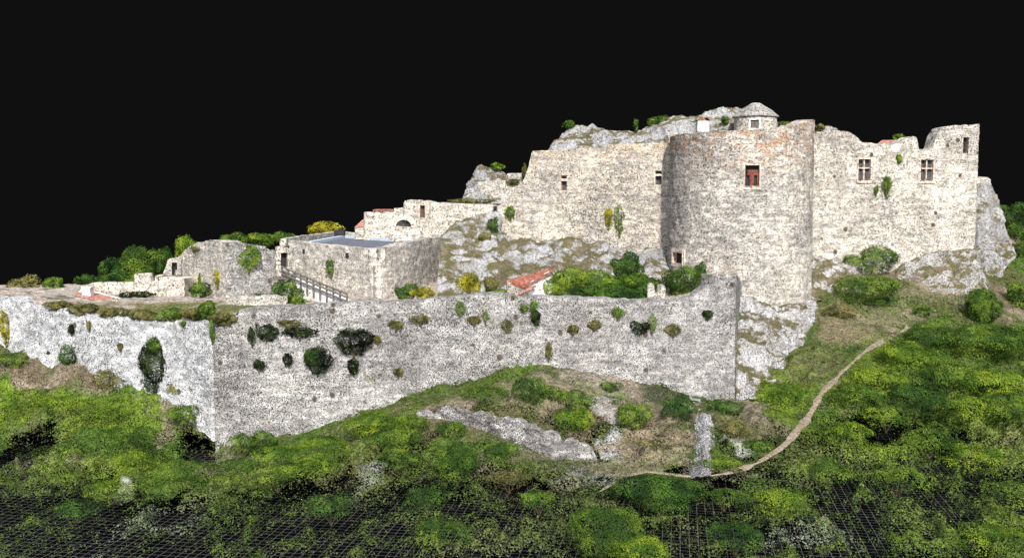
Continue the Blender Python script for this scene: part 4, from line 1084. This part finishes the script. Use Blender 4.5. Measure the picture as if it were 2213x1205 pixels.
PAL = {
 'green': [(0.035, 0.075, 0.014), (0.08, 0.15, 0.02), (0.14, 0.21, 0.028)],
 'deep': [(0.018, 0.045, 0.012), (0.04, 0.09, 0.018), (0.07, 0.14, 0.022)],
 'lime': [(0.055, 0.11, 0.014), (0.115, 0.195, 0.02), (0.2, 0.275, 0.026)],
 'pale': [(0.08, 0.13, 0.04), (0.15, 0.21, 0.07), (0.22, 0.28, 0.11)],
 'yellow': [(0.12, 0.12, 0.012), (0.26, 0.24, 0.02), (0.42, 0.38, 0.03)],
 'olive': [(0.06, 0.065, 0.02), (0.13, 0.125, 0.04), (0.2, 0.18, 0.06)],
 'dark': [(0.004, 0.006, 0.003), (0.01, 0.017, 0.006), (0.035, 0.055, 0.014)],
}
_seed = [100]
def bush(x0, y0, x1, y1, D, pal, label, name="bush", cat="bush", group=None, depth=None, cover=1.3, thin=0.0, nl=9, leafk=1.0, trunk=False, ragged=0.42):
    _seed[0] += 1
    c = P((x0 + x1) / 2, (y0 + y1) / 2, D); k = px_size(D)
    rx = (x1 - x0) / 2 * k * 1.0; rz = (y1 - y0) / 2 * k * 1.02
    ry = depth if depth is not None else max(rx, rz) * 0.9
    leaf = 0.00165 * D * leafk
    foot = np.array((c[0], c[1], c[2] - rz))
    V, F, C = foliage(c, rx / .95, ry, rz / .95, leaf, PAL[pal], _seed[0], cover, nl, thin, ragged=ragged)
    if trunk:
        e = empty(name, foot - [0, 0, 2.0], label, cat, group)
        new_mesh("crown", V, F, M['leaf'], e, colors=C)
        m = MB(); r = max(0.12, rx * 0.09)
        m.tube([foot - [0, 0, 2.0], foot + [0.05, 0, 0], c - [0, 0, rz * .3], c + [0, 0, rz * .3]], [r * 1.3, r, r * .7, r * .3], 8)
        for i in range(4):
            a = i * 1.7 + _seed[0]; m.tube([c - [0, 0, rz * .6], c + [math.cos(a) * rx * .3, math.sin(a) * ry * .3, -rz * .1], c + [math.cos(a) * rx * .6, math.sin(a) * ry * .6, rz * .25]], [r * .5, r * .35, r * .12], 6)
        m.build("trunk", M['bark'], e)
        return e
    mb = MB()
    for i in range(3):
        a = i * 2.1 + _seed[0]; mb.tube([foot + [0, 0, -.15], c + [math.cos(a) * rx * .4, math.sin(a) * ry * .3, 0]], [max(.03, rx * .04), .015], 5)
    n0 = len(V); f4 = [f for f in mb.f if len(f) == 4]
    V2 = np.concatenate([V, np.array(mb.v)]); F2 = np.concatenate([F, np.array(f4) + n0])
    C2 = np.concatenate([C, np.tile((0.1, 0.08, 0.05, 1.0), (len(mb.v), 1))])
    o = new_mesh(name, V2, F2, M['leaf'], None, origin=foot, colors=C2)
    return tag(o, label, cat, group)

GT = "trees on the skyline behind the castle"
def tree(*a, **k): return bush(*a, name="tree", cat="tree", trunk=True, **k)
tree(18,594,90,642,100,'olive',"low grey-green tree at the far left edge above the white wall",group=GT)
tree(86,594,140,632,100,'green',"bright bushy tree right beside the low grey-green one at the far left",group=GT)
tree(163,583,216,632,112,'deep',"small dark tree left of the cream parapet wall",group=GT)
tree(202,553,272,625,118,'deep',"dark medium tree behind the left end of the cream parapet wall",group=GT)
tree(252,520,348,620,120,'green',"tallest leafy tree behind the two merlons of the parapet",group=GT)
tree(262,556,330,622,114,'green',"rounded green tree directly behind the merlons, in front of the tallest one",group=GT)
tree(326,528,378,610,122,'deep',"dark tree behind the open arch wall",group=GT)
tree(366,501,446,585,124,'lime',"light green tree rising behind the square ruin's left edge",group=GT)
tree(470,494,534,540,128,'green',"domed green tree on the skyline behind the square ruin's top",group=GT)
tree(528,499,606,535,130,'lime',"wide low light tree between the domed tree and the flat roof",group=GT)
tree(588,497,648,532,131,'green',"small peaked tree just left of the flat roof's back corner",group=GT)
tree(656,472,740,522,124,'yellow',"yellow autumn tree behind the flat grey roof",group=GT)
tree(2146,427,2232,505,112,'deep',"dark tall tree at the right edge behind the rock slope",group=GT)
tree(2176,470,2250,560,108,'green',"dark green tree at the right edge below the tall one",group=GT)
tree(2086,616,2164,704,ray_ground(2125,702)[1]+.4,'green',"rounded bright tree standing by the path at the right")
tree(2171,602,2242,670,ray_ground(2205,668)[1]+.4,'green',"rounded tree cut by the right edge of the picture")
# hilltop shrubs
GS = "shrubs on the hilltop crag"
bush(1218,257,1247,277,108.5,'green',"round topiary-like bush alone on the crag's left end",group=GS)
bush(1369,255,1382,284,108.5,'green',"slim upright bush alone on the crag",group=GS)
bush(1397,249,1462,285,108.8,'green',"wide leafy bush on the crag between the slim bush and the white hut",group=GS)
bush(1558,250,1578,268,106,'green',"small bush on the crag left of the round hut",group=GS)
bush(1678,260,1712,280,105,'green',"low bush right of the round hut",group=GS)
bush(1762,266,1786,284,98.5,'olive',"dry little bush beside the white boulders right of the tower",group=GS)
bush(1928,287,1952,306,101.5,'lime',"small light bush above the pink tile roof",group=GS)
bush(1062,350,1090,368,109,'lime',"bright bush on top of the rounded grey crag",group=GS)
bush(1126,352,1146,394,107,'olive',"dry upright bush against the keep wall's left edge",group=GS)
bush(1090,384,1132,404,106,'olive',"grassy bush on the short wall left of the keep",group=GS)
bush(972,428,1076,441,104.2,'olive',"long low grass tuft along the cream terrace wall's top",group=GS,depth=1.0)
# courtyard
GC = "bushes in the courtyard behind the front wall"
bush(990,582,1047,640,80,'yellow',"yellow-green bush in the courtyard left of the shed",group=GC)
bush(1040,592,1076,638,80,'olive',"sparse brownish bush right of the yellow-green one",group=GC)
bush(1060,622,1100,642,78,'green',"low dark bush at the shed's left wall",group=GC)
bush(850,608,904,652,80,'green',"leafy green bush at the foot of the flat-roofed building",group=GC)
bush(888,620,942,650,79,'yellow',"yellow bush beside the leafy green one at the building's foot",group=GC)
bush(585,598,655,662,79,'green',"big green bush below the stair railing",group=GC)
bush(628,638,664,662,77,'lime',"small rounded bush beneath the railing",group=GC)
bush(1176,570,1270,650,80,'lime',"tall bright hedge end against the shed's white gable",group=GC)
bush(1230,578,1345,648,80,'lime',"middle part of the bright hedge in the courtyard",group=GC)
bush(1300,582,1410,640,81,'lime',"right part of the bright hedge below the round dark tree",group=GC)
bush(1240,608,1400,660,79,'deep',"dark undergrowth beneath the bright hedge",group=GC)
tree(1314,540,1386,614,83,'deep',"round dark green tree standing in the courtyard against the cliff")
tree(1424,566,1534,656,80,'green',"large loose tree at the courtyard's right end before the tower")
bush(1356,590,1446,655,80,'deep',"dark bush left of the large loose courtyard tree",group=GC)
bush(1283,632,1310,650,76,'lime',"small light tuft above the middle of the front wall's top",group=GC)
bush(1500,560,1530,620,82,'deep',"slim dark bush between the loose courtyard tree and the round tower",group=GC)
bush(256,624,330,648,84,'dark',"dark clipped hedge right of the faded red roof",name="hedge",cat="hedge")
bush(408,610,462,645,81,'green',"green bush at the foot of the square ruin",group=GC)
bush(345,594,395,603,87.2,'olive',"grass tuft along the top of the low cream wall",group=GC,depth=.8)
bush(410,526,472,546,86.6,'olive',"dry grass growing over the square ruin's top",group=GC,depth=1.2)
bush(540,632,575,642,78,'deep',"low weeds at the foot of the square ruin's grey side",group=GC)

# plants on the walls
GW = "plants growing out of the castle walls"
def wallplant(x0, y0, x1, y1, wallobj, pal, label, depth=.35, cover=1.3, name="wall_plant"):
    ex, ey = (x1 - x0) * .03, (y1 - y0) * .03; x0, x1, y0, y1 = x0 - ex, x1 + ex, y0 - ey, y1 + ey
    q, _ = wallobj.hit((x0 + x1) / 2, (y0 + y1) / 2); D = wallobj.at(q)[1]
    lean = wallobj.batter * (y1 - 640) * px_size(D) if wallobj.batter else 0
    return bush(x0, y0, x1, y1, D - 0.18 - max(lean, 0), pal, label, name=name, cat="plant", group=GW, depth=depth * 0.7, cover=cover * 0.9, nl=16, leafk=.85, ragged=0.8)
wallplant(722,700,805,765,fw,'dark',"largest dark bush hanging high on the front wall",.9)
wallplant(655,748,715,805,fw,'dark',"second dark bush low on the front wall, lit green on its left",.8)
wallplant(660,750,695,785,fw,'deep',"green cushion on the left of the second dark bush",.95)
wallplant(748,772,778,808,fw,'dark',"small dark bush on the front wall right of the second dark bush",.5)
wallplant(550,698,600,735,fw,'dark',"dark leaf patch standing in for a shadow high on the front wall near its left corner",.4)  # near-black leaves take the place of a shadow on the wall
wallplant(612,704,682,728,fw,'dark',"long dark moss strip under the front wall's top",.3)  # shadow below the wall top, put in as a strip of dark leaves
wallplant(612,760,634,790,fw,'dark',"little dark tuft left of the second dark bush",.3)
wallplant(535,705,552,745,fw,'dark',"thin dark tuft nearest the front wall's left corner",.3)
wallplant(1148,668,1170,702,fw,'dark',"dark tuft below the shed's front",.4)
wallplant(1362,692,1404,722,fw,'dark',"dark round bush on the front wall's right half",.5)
wallplant(1225,698,1250,722,fw,'olive',"brown tuft on the front wall between the two dark tufts",.3)
wallplant(1322,662,1348,688,fw,'lime',"bright leafy tuft on the front wall's right half near the top",.35)
wallplant(1402,675,1418,718,fw,'pale',"tall pale tuft right of the dark round bush on the front wall",.3)
wallplant(1042,668,1056,696,fw,'pale',"pale hanging tuft at the front wall's middle",.3)
wallplant(984,650,1004,680,fw,'pale',"pale green tuft just under the front wall's top, left of the shed",.3)
wallplant(1122,656,1140,672,fw,'lime',"small bright tuft under the shed's white gable",.25)
wallplant(1144,648,1160,672,fw,'lime',"narrow bright tuft beside the dark tuft below the shed",.25)
wallplant(1178,740,1194,776,fw,'olive',"hanging olive strand low in the front wall's middle",.25)
wallplant(1518,668,1542,690,fw,'dark',"dark tuft near the front wall's right corner",.4)
wallplant(806,722,826,742,fw,'olive',"olive tuft right of the largest dark bush",.25)
wallplant(888,680,930,700,fw,'olive',"brownish moss patch on the front wall right of the largest dark bush",.2)
wallplant(840,690,872,712,fw,'olive',"brown moss patch between the largest dark bush and the wall's top",.2)
wallplant(600,690,650,706,fw,'olive',"rusty dry grass above the long dark leaf strip",.2)
wallplant(1010,680,1040,700,fw,'olive',"brown tuft left of the pale hanging tuft at the front wall's middle",.2)
wallplant(1080,690,1110,716,fw,'olive',"brown moss patch right of the pale hanging tuft at the front wall's middle",.2)
wallplant(1270,690,1300,712,fw,'olive',"brown moss patch left of the dark round bush on the front wall",.2)
wallplant(1440,700,1470,725,fw,'olive',"brown moss patch right of the tall pale tuft on the front wall",.2)
wallplant(545,775,572,800,fw,'dark',"dark little tuft low on the front wall's left end",.2)
wallplant(850,795,872,812,fw,'olive',"olive tuft low on the front wall right of the small dark bush",.2)
wallplant(1300,820,1330,838,fw,'green',"green tuft at the front wall's foot above the pointed bush",.2)
wallplant(302,726,364,845,ww,'dark',"tall dark ivy hanging down the white wall",.7,1.6)
wallplant(316,726,350,765,ww,'green',"green head of the tall dark ivy on the white wall",.95)
wallplant(0,668,22,745,ww,'yellow',"yellow-green creeper at the white wall's far left",.4)
wallplant(148,700,160,722,ww,'dark',"small dark tuft on the white wall's left half",.25)
wallplant(187,692,196,712,ww,'olive',"small olive tuft on the white wall right of the dark one",.25)
wallplant(252,738,266,756,ww,'olive',"green speck of a plant on the white wall's middle",.25)
wallplant(390,692,402,704,ww,'lime',"bright speck of a plant near the white wall's right end",.25)
wallplant(452,690,464,740,ww,'lime',"yellow-green creeper down the corner of the two outer walls",.25)
wallplant(1906,372,1927,424,cw,'green',"green bush on the pale ruined wall between its cross windows",.45)
wallplant(1938,332,1948,352,cw,'lime',"tiny tuft high on the pale ruined wall left of the second cross window",.25)
wallplant(1890,400,1898,420,cw,'green',"small sprig left of the green bush on the pale ruined wall",.25)
wallplant(1306,450,1326,492,kw,'yellow',"yellow flowering plant low on the keep wall",.35)
wallplant(1328,440,1350,508,kw,'green',"thin green creeper beside the yellow plant on the keep wall",.2,.7)
wallplant(1092,444,1114,474,kw,'lime',"bright plant at the keep wall's lower left",.4)
wallplant(508,526,565,586,b_,'lime',"large yellow-green ivy over the square ruin's grey side",.5)
wallplant(462,582,478,622,ruw,'yellow',"yellow plant low on the square ruin's left side",.3)
wallplant(428,588,436,625,ruw,'lime',"thin green strand on the square ruin's left side",.15)
wallplant(704,558,728,598,A_,'green',"ivy on the flat-roofed building's left side",.3)
bush(1052,462,1080,504,93.2,'deep',"dark creeper on the rocks left of the keep wall",name="wall_plant",cat="plant",group=GW,depth=.5)
bush(1030,500,1062,530,92,'olive',"dry tuft high on the cliff left of the shed",name="wall_plant",cat="plant",group=GW,depth=.4)

GM = "dry plants along the white wall's top"
for (x0, y0, x1, y1, D, p, l) in [
 (95,648,150,668,73.6,'olive',"dry plant near the far left end of the white wall's top"),
 (150,655,215,682,72.7,'olive',"dark dry plant on the white wall's top below the faded red roof"),
 (205,660,280,688,71.9,'olive',"long brown plant on the white wall's top right of the faded red roof"),
 (275,666,345,700,71.0,'olive',"drooping brown plant on the white wall's top above the tall dark ivy"),
 (340,664,400,698,70.2,'green',"greener plant on the white wall's top right of the tall dark ivy"),
 (392,658,440,690,69.3,'olive',"brown plant on the white wall's top close to the corner"),
 (425,650,470,690,68.9,'green',"green plant right above the corner of the two outer walls"),
 (452,672,512,704,68.2,'olive',"dry plant spilling over the front wall's left corner")]:
    bush(x0, y0, x1, y1, D, p, l, name="wall_plant", cat="plant", group=GM, depth=.7, nl=14)
# slope bushes
def gbush(x0, y0, x1, y1, pal, label, thin=0.65, cover=1.1, group="bushes on the slope in front", name="bush"):
    g = ray_ground((x0 + x1) / 2, y1 - (y1 - y0) * .12)
    k = px_size(g[1]); w = (x1 - x0) / 2 * k
    x0, x1, y0 = x0 - (x1 - x0) * .12, x1 + (x1 - x0) * .12, y0 + (y1 - y0) * .06
    return bush(x0, y0, x1, y1, g[1] + w * .3, pal, label, name=name, group=group, thin=thin, cover=cover, nl=14)
gbush(1210,868,1280,944,'lime',"bright round bush at the lower end of the dry stone wall")
gbush(1338,868,1406,930,'lime',"bright bush right of the white scree patch on the slope")
gbush(1216,838,1278,890,'green',"darker bush right behind the bright round one")
gbush(1108,808,1180,880,'green',"green bush on the grassy slope under the middle of the front wall")
gbush(1170,832,1220,872,'green',"low leafy bush between the two bushes above the dry stone wall")
gbush(1300,820,1340,852,'green',"small pointed bush at the bare earth below the front wall")
gbush(1436,852,1498,915,'deep',"dark shaggy bush left of the white rock knob")
gbush(1540,858,1600,900,'deep',"dark bush below the front wall's right corner")
gbush(1352,1016,1506,1112,'deep',"wide dark bush by the lower track")
gbush(1226,1084,1372,1215,'green',"large round bush at the bottom edge")
gbush(1330,1145,1450,1225,'lime',"yellowish bush at the bottom edge right of the large round one")
gbush(944,948,1032,1045,'green',"tall lumpy green bush in the middle foreground")
gbush(952,898,1010,960,'green',"pointed dark-topped bush just under the dry stone wall's left end")
gbush(752,882,850,950,'lime',"bright cushion bush left of the dry stone wall")
gbush(845,886,920,955,'lime',"second bright cushion bush nearest the dry stone wall's left end")
gbush(800,918,895,985,'green',"brownish-topped green bush below the two bright cushions")
gbush(1048,948,1116,1000,'green',"domed bush in the middle foreground under the dry stone wall")
gbush(500,922,556,985,'green',"small dark bush at the left foot of the front wall")
gbush(545,928,602,985,'green',"green bush beside the small dark one at the front wall's foot")
gbush(590,940,740,1010,'lime',"long bright bush along the foot of the front wall")
gbush(1510,984,1592,1016,'lime',"low spreading bush at the foot of the tall white rock rib")
gbush(1610,942,1662,980,'green',"compact bush left of the path's lower bend")
gbush(140,735,192,795,'deep',"dark round bush against the left of the white wall",thin=.1)
gbush(100,742,140,775,'deep',"dark ragged bush left of the dark round one")
gbush(0,755,60,800,'green',"bush on the bare slope at the far left")
gbush(205,792,262,850,'olive',"olive bush at the foot of the white wall")
gbush(372,810,448,880,'yellow',"yellow bush in the corner at the white wall's right end")
gbush(372,868,428,920,'green',"leafy bush below the yellow one near the outer corner")
gbush(1832,520,1935,604,'green',"shaggy green bush growing up the foot of the pale ruined wall")
gbush(1800,582,1930,662,'green',"broad leafy bush on the slope right of the tower")
gbush(1860,640,1930,665,'deep',"dark low bush beneath the broad leafy bush on the right slope")
gbush(1780,655,1850,690,'olive',"low dry bush right of the tower's white rock footing")
gbush(2022,590,2060,612,'deep',"small dark bush on the white ledge at the right")
gbush(1968,655,2010,690,'green',"low bush where the footpath disappears")
gbush(2175,520,2230,560,'green',"rounded bush at the right edge below the trees")
GF = "shrub mounds in the foreground scrub"
for (x0, y0, x1, y1, p, l) in [
 (0,838,110,892,'lime',"bright lime shrub mound at the left edge above the dark hollow"),
 (95,846,200,896,'lime',"bright lime shrub mound right of the one at the left edge, above the dark hollow"),
 (190,858,300,912,'green',"green shrub mound between the bright lime mounds and the white wall's foot"),
 (225,905,325,985,'green',"large green shrub mound left of the outer corner, lower on the slope"),
 (250,965,345,1030,'lime',"yellowish shrub mound right above the small pale boulder at the left"),
 (335,985,455,1062,'green',"smooth green shrub mound below the outer corner"),
 (110,1075,205,1135,'deep',"dim shrub mound in the dark lower left corner"),
 (190,1035,290,1085,'lime',"thin yellow shrub under the small pale boulder at the left"),
 (470,985,545,1035,'green',"small shrub mound by the bare earth under the front wall's left foot"),
 (550,995,650,1060,'lime',"lime shrub mound left of the pale scree in the foreground"),
 (640,985,730,1045,'lime',"lime shrub mound directly above the pale scree in the foreground"),
 (670,1060,760,1130,'deep',"dark shrub mound directly below the pale scree in the foreground"),
 (820,965,905,1020,'green',"shrub mound right of the pale scree in the foreground"),
 (880,1040,965,1110,'deep',"dark shrub mound in the sparse middle of the foreground"),
 (900,1110,1010,1200,'green',"pointed shrub mound at the bottom edge's middle"),
 (1060,1010,1140,1062,'olive',"olive shrub mound under the domed bush in the middle foreground"),
 (1130,1050,1200,1110,'green',"small green shrub left of the lower track's end"),
 (1525,1048,1605,1098,'green',"shrub mound right of the wide dark bush by the lower track"),
 (1625,1045,1735,1130,'lime',"bright shrub mound below the footpath's lower bend"),
 (1745,985,1830,1050,'green',"shrub mound right of the footpath's lower bend"),
 (1535,1120,1640,1195,'deep',"dark shrub mound at the bottom, right of the yellowish bush"),
 (1800,905,1880,970,'lime',"lime shrub mound right of the footpath, above the gridded gaps"),
 (1870,872,1960,930,'lime',"lime shrub mound along the thicket's lower edge, left part"),
 (1960,920,2060,985,'green',"green shrub mound below the thicket, among the gridded gaps"),
 (2040,950,2150,1025,'lime',"lime shrub mound at the right, below the thicket"),
 (1890,1000,1985,1070,'green',"shrub mound in the dark lower right scrub, left of the last green one"),
 (2110,1030,2220,1100,'green',"green shrub mound at the right edge in the lower scrub"),
 (2060,1120,2220,1210,'lime',"wide lime shrub mound in the bottom right corner"),
 (1380,940,1450,985,'olive',"dry olive shrub on the bare ground left of the tall white rib"),
 (1555,900,1625,950,'olive',"olive shrub right of the tall white rib's top"),
 (1010,830,1110,880,'green',"low green shrub on the bank above the dry stone wall's left half")]:
    gbush(x0, y0, x1, y1, p, l, thin=1.0, cover=0.7, group=GF, name="shrub")
# the thicket right of the path
GTk = "shrubs of the thicket right of the path"
for (x0, y0, x1, y1, p, l) in [
 (2050,690,2165,790,'green',"big domed shrub in the thicket straight below the rounded path-side tree"),
 (1960,700,2050,760,'green',"shrub at the thicket's upper edge next to the footpath"),
 (1920,735,2010,810,'lime',"pointed bright shrub in the thicket close to the footpath"),
 (1850,790,1940,860,'lime',"low yellow-green shrub in the thicket beside the footpath"),
 (1812,826,1880,882,'green',"smaller shrub at the thicket's left tip by the footpath"),
 (2150,700,2240,780,'lime',"bright shrub at the right edge of the thicket, upper row"),
 (2000,780,2100,860,'green',"rounded shrub in the middle of the thicket"),
 (2100,790,2200,870,'lime',"bright shrub right of the thicket's middle"),
 (1930,830,2020,900,'deep',"dark shrub low in the thicket's centre"),
 (2040,850,2130,910,'lime',"low bright shrub at the thicket's lower edge"),
 (2150,850,2235,920,'green',"shrub at the right edge of the thicket, lower row"),
 (1655,828,1728,880,'lime',"bright grassy shrub left of the footpath near the white rock")]:
    gbush(x0 - 12, y0 - 8, x1 + 12, y1 + 8, p, l, thin=0.85, cover=1.0, group=GTk, name="shrub")

for o in bpy.data.objects:
    if "_o" in o: del o["_o"]
sc.cycles.max_bounces = 5
sc.cycles.diffuse_bounces = 2
sc.cycles.transparent_max_bounces = 12
